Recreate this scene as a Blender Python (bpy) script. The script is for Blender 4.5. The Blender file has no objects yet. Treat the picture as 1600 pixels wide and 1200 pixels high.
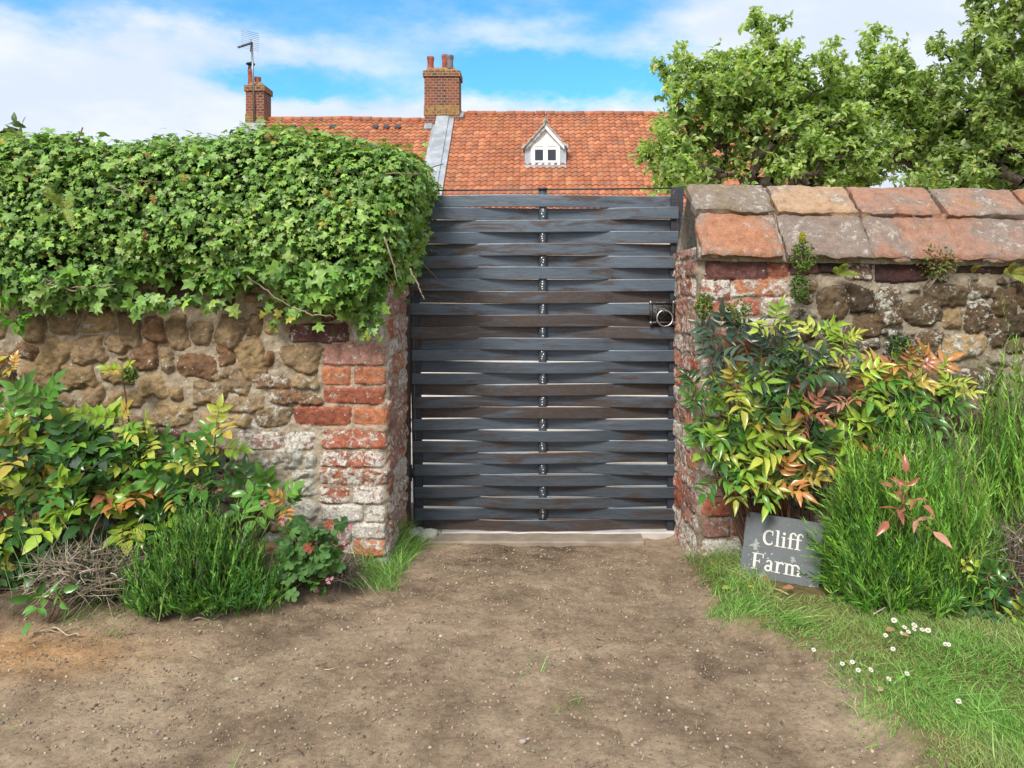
import bpy, math, random
import numpy as np
from mathutils import Vector
R = math.radians
scene = bpy.context.scene
COL = scene.collection

# ------------------------------------------------------------------ camera
F, CX, CY, H = 1200.0, 840.0, 460.0, 0.98       # focal length and principal point in photo pixels, eye height
cam_d = bpy.data.cameras.new('camera')
cam = bpy.data.objects.new('camera', cam_d); COL.objects.link(cam)
cam.location = (0, 0, H); cam.rotation_euler = (R(90), 0, 0)
cam_d.sensor_width = 36; cam_d.lens = 36 * F / 1600
cam_d.shift_x = -(CX - 800) / 1600; cam_d.shift_y = -(600 - CY) / 1600
cam_d.clip_start = 0.05; cam_d.clip_end = 3000
scene.camera = cam
scene.render.resolution_x, scene.render.resolution_y = 1024, 768
scene.view_settings.view_transform = 'Standard'; scene.view_settings.look = 'None'
scene.view_settings.exposure = 0.62; scene.view_settings.gamma = 1

# ------------------------------------------------------------------ sun and sky
SUN_EL, SUN_AZ = R(43), R(202)      # azimuth measured clockwise from +Y (behind the viewer, to the left)
sd = bpy.data.lights.new('sun', 'SUN'); sd.energy = 2.8; sd.angle = R(20); sd.color = (1, .95, .87)
sun = bpy.data.objects.new('sun', sd); COL.objects.link(sun)
sdir = Vector((math.sin(SUN_AZ) * math.cos(SUN_EL), math.cos(SUN_AZ) * math.cos(SUN_EL), math.sin(SUN_EL)))
sun.rotation_euler = (-sdir).to_track_quat('-Z', 'Y').to_euler(); sun.location = sdir * 50


class NT:
    """short hand for building node trees"""
    def __init__(s, tree): s.t = tree
    def n(s, kind, **kw):
        o = s.t.nodes.new(kind)
        for k, v in kw.items(): setattr(o, k, v)
        return o
    def put(s, sock, v):
        if isinstance(v, bpy.types.NodeSocket): s.t.links.new(v, sock)
        elif isinstance(v, (tuple, list)) and len(v) == 3 and sock.type == 'RGBA': sock.default_value = (*v, 1)
        else: sock.default_value = v
    def m(s, op, a, b=None, c=None, clamp=False):
        o = s.n('ShaderNodeMath', operation=op, use_clamp=clamp)
        for i, v in enumerate((a, b, c)):
            if v is not None: s.put(o.inputs[i], v)
        return o.outputs[0]
    def noise(s, vec, scale, detail=4, rough=.55, dist=0, col=False):
        o = s.n('ShaderNodeTexNoise'); s.put(o.inputs['Vector'], vec)
        o.inputs['Scale'].default_value = scale; o.inputs['Detail'].default_value = detail
        o.inputs['Roughness'].default_value = rough; o.inputs['Distortion'].default_value = dist
        return o.outputs['Color' if col else 'Fac']
    def voro(s, vec, scale, feature='F1', out='Distance'):
        o = s.n('ShaderNodeTexVoronoi', feature=feature); s.put(o.inputs['Vector'], vec); o.inputs['Scale'].default_value = scale
        return o.outputs[out]
    def step(s, v, a, b, lo=0., hi=1.):
        o = s.n('ShaderNodeMapRange', interpolation_type='SMOOTHSTEP'); s.put(o.inputs[0], v)
        for i, q in enumerate((a, b, lo, hi)): s.put(o.inputs[i + 1], q)
        return o.outputs[0]
    def mix(s, f, a, b, mode='MIX'):
        o = s.n('ShaderNodeMix', data_type='RGBA', blend_type=mode)
        s.put(o.inputs[0], f); s.put(o.inputs[6], a); s.put(o.inputs[7], b)
        return o.outputs[2]
    def ramp(s, f, stops):
        o = s.n('ShaderNodeValToRGB'); s.put(o.inputs[0], f)
        e = o.color_ramp.elements
        while len(e) < len(stops): e.new(.5)
        for q, (p, c) in zip(e, stops): q.position = p; q.color = (*c, 1)
        return o.outputs[0]
    def mapping(s, vec, scale=(1, 1, 1), loc=(0, 0, 0), rot=(0, 0, 0)):
        o = s.n('ShaderNodeMapping'); s.put(o.inputs[0], vec)
        o.inputs['Scale'].default_value = scale; o.inputs['Location'].default_value = loc; o.inputs['Rotation'].default_value = rot
        return o.outputs[0]
    def bump(s, h, strength=.5, dist=.01, nrm=None):
        o = s.n('ShaderNodeBump'); s.put(o.inputs['Height'], h); o.inputs['Strength'].default_value = strength
        o.inputs['Distance'].default_value = dist
        if nrm is not None: s.put(o.inputs['Normal'], nrm)
        return o.outputs[0]


world = bpy.data.worlds.new("World"); scene.world = world; world.use_nodes = True
W = NT(world.node_tree)
for q in list(world.node_tree.nodes): world.node_tree.nodes.remove(q)
sky = W.n('ShaderNodeTexSky', sky_type='NISHITA', sun_disc=False, sun_elevation=SUN_EL, sun_rotation=SUN_AZ)
sky.air_density = 1.0; sky.dust_density = .6; sky.ozone_density = 1.5
tc = W.n('ShaderNodeTexCoord'); dirv = tc.outputs['Generated']
sx = W.n('ShaderNodeSeparateXYZ'); W.put(sx.inputs[0], dirv)
nwarp = W.noise(W.mapping(dirv, (5, 5, 11)), 1.0, 7, .62, 0, True)
sw = W.n('ShaderNodeSeparateXYZ'); W.put(sw.inputs[0], nwarp)
az = W.m('MULTIPLY_ADD', W.m('SUBTRACT', sw.outputs[0], .5), .28, W.m('ARCTAN2', sx.outputs[0], sx.outputs[1]))
el = W.m('MULTIPLY_ADD', W.m('SUBTRACT', sw.outputs[1], .5), .14, W.m('ARCSINE', sx.outputs[2]))
blue = None
def cloud_gap(px, py, wx, wy, amp):          # a gap in the clouds, given as a compass direction and a height in the sky
    global blue
    a0 = math.atan2(px - CX, F); e0 = math.atan2(CY - py, math.hypot(F, px - CX))
    qa = W.m('DIVIDE', W.m('SUBTRACT', az, a0), wx / F); qe = W.m('DIVIDE', W.m('SUBTRACT', el, e0), wy / F)
    g = W.m('MULTIPLY', W.m('EXPONENT', W.m('MULTIPLY', W.m('ADD', W.m('MULTIPLY', qa, qa), W.m('MULTIPLY', qe, qe)), -1)), amp)
    blue = g if blue is None else W.m('ADD', blue, g)
for g in ((900, 128, 230, 44, 1.35), (455, 128, 130, 26, .85), (800, 5, 330, 45, .62), (300, 5, 330, 40, .66), (20, 20, 110, 40, .6),
          (980, 40, 80, 50, .35), (560, 70, 160, 40, .3), (600, -150, 900, 90, .8), (100, -420, 900, 200, .7)):
    cloud_gap(*g)
wisps = W.noise(W.mapping(dirv, (3.2, 3.2, 8)), 2.2, 8, .6)
fac_blue = W.step(W.m('ADD', blue, W.m('MULTIPLY', W.m('SUBTRACT', wisps, .5), 1.0)), .12, 1.05)
skyblue = W.mix(1.0, sky.outputs[0], (0.55, 1.30, 1.52), 'MULTIPLY')
cl_var = W.noise(W.mapping(dirv, (2, 2, 5)), 2.5, 6, .6)
cloud = W.mix(W.step(cl_var, .35, .7), (5.0, 5.6, 6.6), (6.3, 6.6, 7.0))
skycol = W.mix(fac_blue, cloud, skyblue)
bg = W.n('ShaderNodeBackground'); W.put(bg.inputs[0], skycol); bg.inputs[1].default_value = 0.1
wo = W.n('ShaderNodeOutputWorld'); W.t.links.new(bg.outputs[0], wo.inputs[0])

# ------------------------------------------------------------------ helpers: numbers
rng = np.random.default_rng(11)
random.seed(5)
def P(px, py, Y): return np.array(((px - CX) * Y / F, Y, H - (py - CY) * Y / F))
def nrm(a): return a / np.maximum(np.linalg.norm(a, axis=-1, keepdims=True), 1e-9)
def rnd(a, b, n=None): return rng.uniform(a, b, n)
def hash3(ix, iy, iz, seed):
    h = (ix * 374761393 + iy * 668265263 + iz * 2147483647 + seed * 974711) & 0xffffffff
    h = ((h ^ (h >> 13)) * 1274126177) & 0xffffffff
    h = ((h ^ (h >> 16)) * 2246822519) & 0xffffffff
    return ((h ^ (h >> 15)) & 0xffffff) / float(0xffffff)
def vnoise(x, y, z=0., seed=0):
    x, y, z = np.broadcast_arrays(np.asarray(x, float), np.asarray(y, float), np.asarray(z, float))
    ix, iy, iz = (np.floor(q).astype(np.int64) for q in (x, y, z))
    fx, fy, fz = x - ix, y - iy, z - iz
    fx, fy, fz = (q * q * (3 - 2 * q) for q in (fx, fy, fz))
    r = 0
    for a in (0, 1):
        for b in (0, 1):
            for c in (0, 1):
                w = (fx if a else 1 - fx) * (fy if b else 1 - fy) * (fz if c else 1 - fz)
                r = r + w * hash3(ix + a, iy + b, iz + c, seed)
    return r * 2 - 1
def fbm(x, y, z=0., oct=4, seed=0, gain=.5):
    r, a, f = 0, 1., 1.
    for k in range(oct):
        r = r + a * vnoise(np.asarray(x) * f, np.asarray(y) * f, np.asarray(z) * f, seed + k * 17); a *= gain; f *= 2.03
    return r
def sstep(a, b, x):
    t = np.clip((x - a) / (b - a), 0, 1); return t * t * (3 - 2 * t)

# ------------------------------------------------------------------ helpers: objects
def tag(o, label=None, cat=None, group=None, kind=None):
    if label: o['label'] = label
    if cat: o['category'] = cat
    if group: o['group'] = group
    if kind: o['kind'] = kind
    return o
def empty(name, loc, label, cat, group=None):
    o = bpy.data.objects.new(name, None); COL.objects.link(o); o.location = loc; o.empty_display_size = .1
    return tag(o, label, cat, group)
class Geo:
    """collects vertices and faces; build() links them as one mesh object"""
    def __init__(s): s.v, s.f, s.c, s.n = [], [], [], 0
    def add(s, v, faces, col=(.5, .5, .5)):
        v = np.asarray(v, float).reshape(-1, 3)
        c = np.asarray(col, float)
        if c.ndim == 1: c = np.tile(c, (len(v), 1))
        if c.shape[1] == 3: c = np.hstack([c, np.ones((len(c), 1))])
        s.v.append(v); s.c.append(c)
        if isinstance(faces, np.ndarray): faces = [faces]
        for f in faces:
            f = np.asarray(f, np.int64)
            if f.size: s.f.append(f.reshape(-1, f.shape[-1]) + s.n)
        s.n += len(v); return s
    def inst(s, tmpl, mats, pos, cols):
        tv, tf = tmpl[0], tmpl[1]; k = len(tv); N = len(pos)
        if N == 0: return s
        v = np.einsum('nij,kj->nki', mats, tv) + pos[:, None, :]
        fs = [(f[None] + (np.arange(N) * k)[:, None, None]).reshape(-1, f.shape[-1]) for f in tf]
        cols = np.asarray(cols, float)
        if cols.ndim == 1: cols = np.tile(cols, (N, 1))
        return s.add(v.reshape(-1, 3), fs, np.repeat(cols, k, axis=0))
    def box(s, lo, hi, col=(.5, .5, .5), M=None):
        x0, y0, z0 = lo; x1, y1, z1 = hi
        v = np.array([(x, y, z) for x in (x0, x1) for y in (y0, y1) for z in (z0, z1)], float)
        if M is not None: v = np.array([M(p) for p in v])
        return s.add(v, np.array([(0, 1, 3, 2), (4, 6, 7, 5), (0, 4, 5, 1), (2, 3, 7, 6), (0, 2, 6, 4), (1, 5, 7, 3)]), col)
    def tube(s, pts, rad, sides=6, col=(.5, .5, .5), caps=True):
        pts = np.asarray(pts, float); n = len(pts)
        rad = np.full(n, rad) if np.isscalar(rad) else np.asarray(rad, float)
        t = nrm(np.gradient(pts, axis=0)); up = np.array((.13, .21, .97)) if abs(t[0][2]) < .9 else np.array((1., .1, 0))
        a = nrm(np.cross(t, up)); b = np.cross(t, a)
        th = np.linspace(0, 2 * math.pi, sides, endpoint=False)
        ring = pts[:, None] + rad[:, None, None] * (np.cos(th)[None, :, None] * a[:, None] + np.sin(th)[None, :, None] * b[:, None])
        i = np.arange(n - 1)[:, None] * sides; j = np.arange(sides)[None]; j2 = (j + 1) % sides
        f = np.stack([i + j, i + j2, i + sides + j2, i + sides + j], -1).reshape(-1, 4)
        fs = [f]
        if caps: fs += [np.arange(sides)[None, ::-1], (np.arange(sides) + (n - 1) * sides)[None]]
        return s.add(ring.reshape(-1, 3), fs, col)
    def build(s, name, mat, parent=None, smooth=True, loc=None):
        me = bpy.data.meshes.new(name)
        v = np.vstack(s.v).astype(np.float32); c = np.vstack(s.c).astype(np.float32)
        off = np.array(loc if loc is not None else (parent.location if parent else (0, 0, 0)), np.float32)
        if parent and parent.parent: off = np.array(parent.matrix_world_off if False else WOFF.get(parent.name, off), np.float32)
        v = v - off
        me.vertices.add(len(v)); me.vertices.foreach_set('co', v.ravel())
        idx = np.concatenate([f.ravel() for f in s.f]).astype(np.int32)
        tot = np.concatenate([np.full(len(f), f.shape[1]) for f in s.f])
        st = np.concatenate([[0], np.cumsum(tot)[:-1]]).astype(np.int32)
        me.loops.add(len(idx)); me.loops.foreach_set('vertex_index', idx)
        me.polygons.add(len(tot)); me.polygons.foreach_set('loop_start', st)
        me.polygons.foreach_set('use_smooth', np.full(len(tot), smooth, bool))
        at = me.color_attributes.new('tint', 'FLOAT_COLOR', 'POINT'); at.data.foreach_set('color', c.ravel())
        me.update(calc_edges=True); me.validate()
        me.materials.append(mat)
        o = bpy.data.objects.new(name, me); COL.objects.link(o)
        if parent: o.parent = parent
        else: o.location = off
        WOFF[o.name] = tuple(off)
        return o
WOFF = {}
def frames(axis, normal, scale):
    y = nrm(axis); x = nrm(np.cross(y, normal)); z = np.cross(x, y)
    m = np.stack([x, y, z], -1)
    sc = np.asarray(scale, float)
    if sc.ndim == 2: return m * sc[:, None, :]
    return m * sc[:, None, None]
def leaf(stops, fold=.25, curl=.15, cup=0.):
    """leaf along +Y with midrib; stops = (t, half width)"""
    v, f = [], []
    for t, w in stops:
        zc = -curl * t * t
        v += [(-w, t, zc + fold * w), (0, t, zc), (w, t, zc + fold * w)]
    for i in range(len(stops) - 1):
        a = 3 * i; f += [(a, a + 1, a + 4, a + 3), (a + 1, a + 2, a + 5, a + 4)]
    return np.array(v, float), [np.array(f)]
BLADE_T = np.array((0, .35, .7, 1.))
def blades(g, base, d, L, width, bend, cols, side=None):
    """thin tapering blades: base (N,3), direction, length, width, bend vector"""
    N = len(base)
    if N == 0: return
    L = np.broadcast_to(L, (N,)); width = np.broadcast_to(width, (N,))
    if side is None: side = nrm(np.cross(d, rng.normal(size=(N, 3))))
    vs = []
    for t, w in zip(BLADE_T, (1., .9, .6, 0)):
        p = base + (d * t + bend * t * t) * L[:, None]
        o = side * (width * w * .5)[:, None]
        vs += [p] if w == 0 else [p - o, p + o]
    v = np.stack(vs, 1)
    k = 7; off = (np.arange(N) * k)[:, None, None]
    q = (np.array([(0, 1, 3, 2), (2, 3, 5, 4)])[None] + off).reshape(-1, 4)
    t3 = (np.array([(4, 5, 6)])[None] + off).reshape(-1, 3)
    g.add(v.reshape(-1, 3), [q, t3], np.repeat(cols, k, axis=0))
def pick(pal, n, p=None, jit=.15):
    pal = np.array(pal, float); i = rng.choice(len(pal), n, p=p)
    return pal[i] * rng.uniform(1 - jit, 1 + jit, (n, 1)) * rng.uniform(1 - jit * .4, 1 + jit * .4, (n, 3))

# ------------------------------------------------------------------ materials
def mat(name):
    m = bpy.data.materials.new(name); m.use_nodes = True
    t = NT(m.node_tree); b = m.node_tree.nodes['Principled BSDF']
    geo = t.n('ShaderNodeNewGeometry'); at = t.n('ShaderNodeAttribute', attribute_name='tint')
    return m, t, b, geo.outputs['Position'], at.outputs['Color'], at.outputs['Alpha']
def plain(name, col, rough=.6, metal=0., var=.3, scale=12, spec=.5, bump=0, bscale=60, fine=0.):
    m, t, b, pos, tint, al = mat(name)
    n1 = t.noise(pos, scale, 6, .6)
    c = t.mix(t.step(n1, .3, .72), tuple(q * (1 - var) for q in col), tuple(min(1, q * (1 + var)) for q in col))
    t.put(b.inputs['Base Color'], c); b.inputs['Roughness'].default_value = rough; b.inputs['Metallic'].default_value = metal
    b.inputs['Specular IOR Level'].default_value = spec
    if bump: t.put(b.inputs['Normal'], t.bump(t.noise(pos, bscale, 6, .65), bump, .01))
    return m
def leafmat(name, rough=.42, trans=.3, spec=.5, vscale=60, var=.35, tr_tint=(1.25, 1.25, .5)):
    m, t, b, pos, tint, al = mat(name)
    v = t.noise(pos, vscale, 3, .6)
    c = t.mix(1., tint, t.ramp(v, [(.25, (1 - var,) * 3), (.75, (1 + var,) * 3)]), 'MULTIPLY')
    t.put(b.inputs['Base Color'], c); b.inputs['Roughness'].default_value = rough; b.inputs['Specular IOR Level'].default_value = spec
    if trans > 0:
        tr = t.n('ShaderNodeBsdfTranslucent'); t.put(tr.inputs[0], t.mix(1., c, tr_tint, 'MULTIPLY'))
        mx = t.n('ShaderNodeMixShader'); mx.inputs[0].default_value = trans
        t.t.links.new(b.outputs[0], mx.inputs[1]); t.t.links.new(tr.outputs[0], mx.inputs[2])
        t.t.links.new(mx.outputs[0], t.t.nodes['Material Output'].inputs[0])
    return m
def masonry_mat(name, kind):
    m, t, b, pos, tint, al = mat(name)
    big = t.noise(pos, 9, 5, .6); mid = t.noise(pos, 45, 6, .65); fin = t.noise(pos, 190, 5, .7)
    if kind == 'stone':
        c = t.mix(1., tint, t.ramp(mid, [(.25, (.5, .47, .42)), (.5, (1, 1, 1)), (.78, (1.5, 1.42, 1.25))]), 'MULTIPLY')
        c = t.mix(t.m('MULTIPLY', t.step(big, .54, .78), .45), c, (.075, .063, .05))
        pits = t.step(t.voro(pos, 110), .0, .22)
        c = t.mix(1., c, t.mix(pits, (.45, .42, .4), (1, 1, 1)), 'MULTIPLY')
        lich_c, hb = (.52, .50, .43), .9
    elif kind == 'brick':
        c = t.mix(1., tint, t.ramp(mid, [(.25, (.42, .38, .38)), (.5, (1, 1, 1)), (.75, (1.5, 1.4, 1.32))]), 'MULTIPLY')
        c = t.mix(t.m('MULTIPLY', t.step(big, .52, .72), .55), c, (.10, .035, .03))
        lich_c, hb = (.64, .60, .53), .95
    else:
        c = t.ramp(mid, [(.2, (.26, .21, .15)), (.5, (.45, .385, .29)), (.8, (.58, .52, .42))])
        c = t.mix(1., c, t.ramp(big, [(.3, (.6, .58, .54)), (.7, (1.05, 1.03, 1.0))]), 'MULTIPLY')
        c = t.mix(1., c, t.mix(1., tint, (2.5, 2.75, 3.3), 'MULTIPLY'), 'MULTIPLY')
        lich_c, hb = (.56, .54, .49), .8
    # lichen and lime bloom: blotches whose amount (attribute alpha) is a property of each stone
    w1 = t.noise(t.mapping(pos, (1, 1, 1.2)), 30, 7, .72, .6); w2 = t.noise(pos, 75, 5, .7, .3)
    amt = t.m('MULTIPLY_ADD', al, .42, t.m('ADD', t.m('MULTIPLY', w1, .75), t.m('MULTIPLY', w2, .25)))
    lm = t.step(amt, .675, .75)
    dots = t.m('MULTIPLY', t.step(t.voro(pos, 38), .17, .12), t.step(t.noise(pos, 7, 3), .42, .55))
    lm = t.m('MULTIPLY', t.m('MAXIMUM', lm, t.m('MULTIPLY', dots, .8)), t.step(al, .0, .05))
    lc = t.mix(t.step(t.noise(pos, 120, 5, .75), .35, .6), tuple(q * .55 for q in lich_c), tuple(q * 1.12 for q in lich_c))
    c = t.mix(lm, c, lc)
    c = t.mix(1., c, t.ramp(fin, [(.2, (.72, .71, .7)), (.8, (1.22, 1.22, 1.22))]), 'MULTIPLY')
    t.put(b.inputs['Base Color'], c); b.inputs['Roughness'].default_value = .88; b.inputs['Specular IOR Level'].default_value = .25
    h = t.m('ADD', t.m('MULTIPLY', mid, .8), t.m('ADD', t.m('MULTIPLY', fin, .35), t.m('MULTIPLY', lm, .12)))
    t.put(b.inputs['Normal'], t.bump(h, hb, .012))
    return m
M = {}
M['stone'] = masonry_mat('carrstone', 'stone'); M['brick'] = masonry_mat('old_brick', 'brick'); M['mortar'] = masonry_mat('lime_mortar', 'mortar')
M['ivy'] = leafmat('ivy_leaf', .42, .27, .45); M['apple'] = leafmat('apple_leaf', .5, .5, .4, 25)
M['mahonia'] = leafmat('glossy_leaf', .26, .18, .6, 40, .25); M['soft'] = leafmat('soft_leaf', .55, .3, .35, 40)
M['blade'] = leafmat('blade_leaf', .5, .26, .35, 90, .25)
M['petal'] = leafmat('petal', .6, .3, .3, 90, .08, (1, 1, 1))
M['bark'] = plain('bark', (.075, .058, .042), .9, 0, .5, 40, .2, .8, 90)
M['twig'] = leafmat('dry_twig', .85, 0, .2, 120, .35)
M['deadleaf'] = leafmat('dead_leaf', .8, .1, .2, 60, .35)
M['lead'] = plain('lead_sheet', (.36, .39, .42), .5, .25, .25, 2.2, .5, .2, 8)
M['white'] = plain('white_paint', (.80, .80, .78), .5, 0, .1, 9, .4)
M['greypaint'] = plain('weathered_board', (.36, .35, .33), .8, 0, .45, 6, .3)
M['glass'] = plain('window_glass', (.018, .022, .03), .06, 0, .1, 3, .9)
M['pot'] = plain('chimney_pot', (.30, .085, .055), .7, 0, .35, 5, .3)
M['potgrey'] = plain('grey_pot', (.17, .14, .15), .7, 0, .35, 5, .3)
M['darkmetal'] = plain('dark_metal', (.05, .05, .055), .45, .6, .3, 20)
M['aerial'] = plain('aerial_alloy', (.25, .26, .28), .4, .8, .2, 20)
M['iron'] = plain('cast_iron', (.085, .082, .08), .38, .75, .5, 90, .6, .5, 160)
M['ring'] = plain('polished_iron', (.34, .33, .32), .32, .9, .25, 90)
M['render'] = plain('house_wall', (.45, .36, .27), .9, 0, .25, 4, .2, .4, 20)
M['paint'] = plain('lettering_paint', (.60, .59, .54), .7, 0, .12, 150, .3)
M['splash'] = plain('lichen_splash', (.30, .32, .31), .9, 0, .25, 200, .2)
def steel_mat():
    m, t, b, pos, tint, al = mat('blued_steel')
    st = t.mapping(pos, (2.2, 2.2, 26)); s2 = t.mapping(pos, (14, 14, 190))
    n1 = t.noise(t.mapping(pos, (4.2, 1.5, 24)), 1.0, 6, .66, .6); n2 = t.noise(st, 1.6, 6, .65); n3 = t.noise(s2, 1.0, 4, .6); n4 = t.noise(pos, 55, 5, .7)
    c = t.mix(n2, (.066, .083, .105), (.160, .196, .240))
    c = t.mix(1., c, tint, 'MULTIPLY')
    rust = t.m('MULTIPLY', t.step(t.m('MULTIPLY_ADD', t.m('SUBTRACT', .9, al), .34, n1), .56, .70), t.step(n4, .2, .6, .45, 1.0))
    c = t.mix(t.m('MULTIPLY', rust, .8), c, t.mix(n4, (.055, .034, .022), (.115, .066, .038)))
    spot = t.m('MULTIPLY', t.step(t.noise(pos, 34, 3, .5), .70, .75), t.step(t.noise(pos, 4, 2), .5, .6))
    c = t.mix(t.m('MULTIPLY', spot, .8), c, (.25, .12, .04))
    c = t.mix(1., c, t.ramp(n3, [(.25, (.72, .72, .72)), (.75, (1.2, 1.2, 1.2))]), 'MULTIPLY')
    c = t.mix(t.m('MULTIPLY', t.step(n4, .62, .74), .5), c, (.03, .032, .036))
    t.put(b.inputs['Base Color'], c); b.inputs['Metallic'].default_value = .45
    t.put(b.inputs['Roughness'], t.m('MULTIPLY_ADD', n2, .25, .32)); b.inputs['Specular IOR Level'].default_value = .5
    t.put(b.inputs['Normal'], t.bump(t.m('ADD', n3, n4), .12, .004))
    return m
M['steel'] = steel_mat()
def tile_mat():
    m, t, b, pos, tint, al = mat('pantile')
    n1 = t.noise(pos, 1.1, 5, .6); n2 = t.noise(pos, 14, 5, .7)
    c = t.mix(1., tint, t.ramp(n2, [(.2, (.7, .66, .64)), (.8, (1.25, 1.25, 1.25))]), 'MULTIPLY')
    c = t.mix(t.m('MULTIPLY', t.step(n1, .48, .72), .3), c, (.20, .13, .07)); c = t.mix(t.m('MULTIPLY', t.step(t.noise(pos, 5, 4, .7), .60, .72), .25), c, (.12, .075, .05))
    t.put(b.inputs['Base Color'], c); b.inputs['Roughness'].default_value = .75; b.inputs['Specular IOR Level'].default_value = .3
    return m
M['tile'] = tile_mat()
def smallbrick_mat():
    m, t, b, pos, tint, al = mat('chimney_brick')
    br = t.n('ShaderNodeTexBrick'); q = t.n('ShaderNodeSeparateXYZ'); t.put(q.inputs[0], pos)
    cb = t.n('ShaderNodeCombineXYZ'); t.put(cb.inputs[0], t.m('ADD', q.outputs[0], q.outputs[1])); t.put(cb.inputs[1], q.outputs[2])
    t.put(br.inputs['Vector'], cb.outputs[0]); br.inputs['Scale'].default_value = 1
    br.inputs['Brick Width'].default_value = .235; br.inputs['Row Height'].default_value = .115; br.inputs['Mortar Size'].default_value = .018
    br.inputs['Color1'].default_value = (.21, .06, .04, 1); br.inputs['Color2'].default_value = (.085, .035, .035, 1); br.inputs['Mortar'].default_value = (.26, .2, .15, 1)
    n = t.noise(pos, 1.6, 4, .6); n2 = t.noise(pos, 9, 5, .7)
    c = t.mix(t.step(n, .4, .62), br.outputs[0], t.mix(.55, br.outputs[0], (.32, .12, .06)))
    c = t.mix(1., c, t.ramp(n2, [(.2, (.6, .6, .6)), (.8, (1.35, 1.35, 1.35))]), 'MULTIPLY')
    c = t.mix(t.m('MULTIPLY', al, t.step(n2, .38, .6)), c, (.33, .23, .07))
    t.put(b.inputs['Base Color'], c); b.inputs['Roughness'].default_value = .9; b.inputs['Specular IOR Level'].default_value = .2
    t.put(b.inputs['Normal'], t.bump(br.outputs['Fac'], .5, -.02))
    return m
M['chimbrick'] = smallbrick_mat()
def coping_mat():
    m, t, b, pos, tint, al = mat('coping_clay')
    a = t.noise(pos, 7, 5, .62, .4); c2 = t.noise(pos, 28, 6, .7); f = t.noise(pos, 150, 5, .7)
    c = t.mix(1., tint, t.ramp(c2, [(.2, (.5, .47, .46)), (.5, (1, 1, 1)), (.8, (1.35, 1.3, 1.25))]), 'MULTIPLY')
    c = t.mix(t.m('MULTIPLY', t.step(t.m('MULTIPLY_ADD', al, .35, a), .62, .80), .85), c, t.mix(c2, (.13, .10, .085), (.33, .28, .235)))
    w = t.step(t.m('ADD', t.m('MULTIPLY', t.noise(pos, 42, 6, .78, .4), .7), t.m('MULTIPLY', a, .3)), .535, .62); c = t.mix(t.m('MULTIPLY', w, .7), c, (.52, .47, .41))
    y = t.m('MULTIPLY', t.step(t.noise(pos, 24, 4, .6), .60, .68), t.step(t.noise(pos, 4, 2), .5, .6)); c = t.mix(t.m('MULTIPLY', y, .6), c, (.33, .20, .04))
    pit = t.step(t.voro(pos, 60), .05, .14); c = t.mix(1., c, t.mix(pit, (.5, .48, .46), (1, 1, 1)), 'MULTIPLY')
    c = t.mix(1., c, t.ramp(f, [(.2, (.7, .7, .7)), (.8, (1.25, 1.25, 1.25))]), 'MULTIPLY')
    t.put(b.inputs['Base Color'], c); b.inputs['Roughness'].default_value = .88; b.inputs['Specular IOR Level'].default_value = .25
    t.put(b.inputs['Normal'], t.bump(t.m('ADD', c2, t.m('MULTIPLY', f, .5)), .8, .01))
    return m
M['coping'] = coping_mat()
def slate_mat():
    m, t, b, pos, tint, al = mat('slate')
    n1 = t.noise(pos, 14, 5, .6); n2 = t.noise(pos, 260, 4, .7); n3 = t.noise(pos, 90, 3)
    c = t.mix(n1, (.068, .078, .083), (.118, .131, .138))
    c = t.mix(t.step(n2, .64, .70), c, (.27, .29, .29)); c = t.mix(t.m('MULTIPLY', t.step(n3, .68, .73), .6), c, (.34, .35, .34))
    t.put(b.inputs['Base Color'], c); b.inputs['Roughness'].default_value = .62
    t.put(b.inputs['Normal'], t.bump(n2, .3, .003)); return m
M['slate'] = slate_mat()
def dirt_mat():
    m, t, b, pos, tint, al = mat('dirt')
    a = t.noise(pos, 1.7, 5, .6, .4); c2 = t.noise(pos, 9, 7, .68, .3); f = t.noise(pos, 70, 7, .72); ff = t.noise(pos, 320, 4, .7)
    c = t.ramp(t.m('ADD', t.m('MULTIPLY', a, .55), t.m('MULTIPLY', c2, .45)), [(.36, (.118, .087, .059)), (.46, (.232, .174, .119)), (.60, (.365, .285, .200))])
    c = t.mix(1., c, t.ramp(f, [(.25, (.55, .54, .53)), (.5, (1, 1, 1)), (.75, (1.3, 1.28, 1.25))]), 'MULTIPLY')
    c = t.mix(t.step(ff, .64, .72), c, (.34, .29, .235)); c = t.mix(t.m('MULTIPLY', t.step(ff, .36, .28), .6), c, (.05, .038, .03))
    c = t.mix(1., c, tint, 'MULTIPLY')
    t.put(b.inputs['Base Color'], c); b.inputs['Roughness'].default_value = .95; b.inputs['Specular IOR Level'].default_value = .15
    t.put(b.inputs['Normal'], t.bump(t.m('ADD', f, t.m('MULTIPLY', ff, .35)), .75, .012)); return m
M['dirt'] = dirt_mat()
M['pebble'] = leafmat('pebble', .8, 0, .3, 120, .35)
M['sill'] = plain('stone_sill', (.27, .22, .17), .85, 0, .22, 9, .3, .3, 90)
M['rail'] = plain('white_threshold', (.50, .46, .43), .6, 0, .15, 12, .4)
M['paving'] = plain('pale_paving', (.55, .48, .39), .9, 0, .15, 6, .2, .3, 40)

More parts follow.
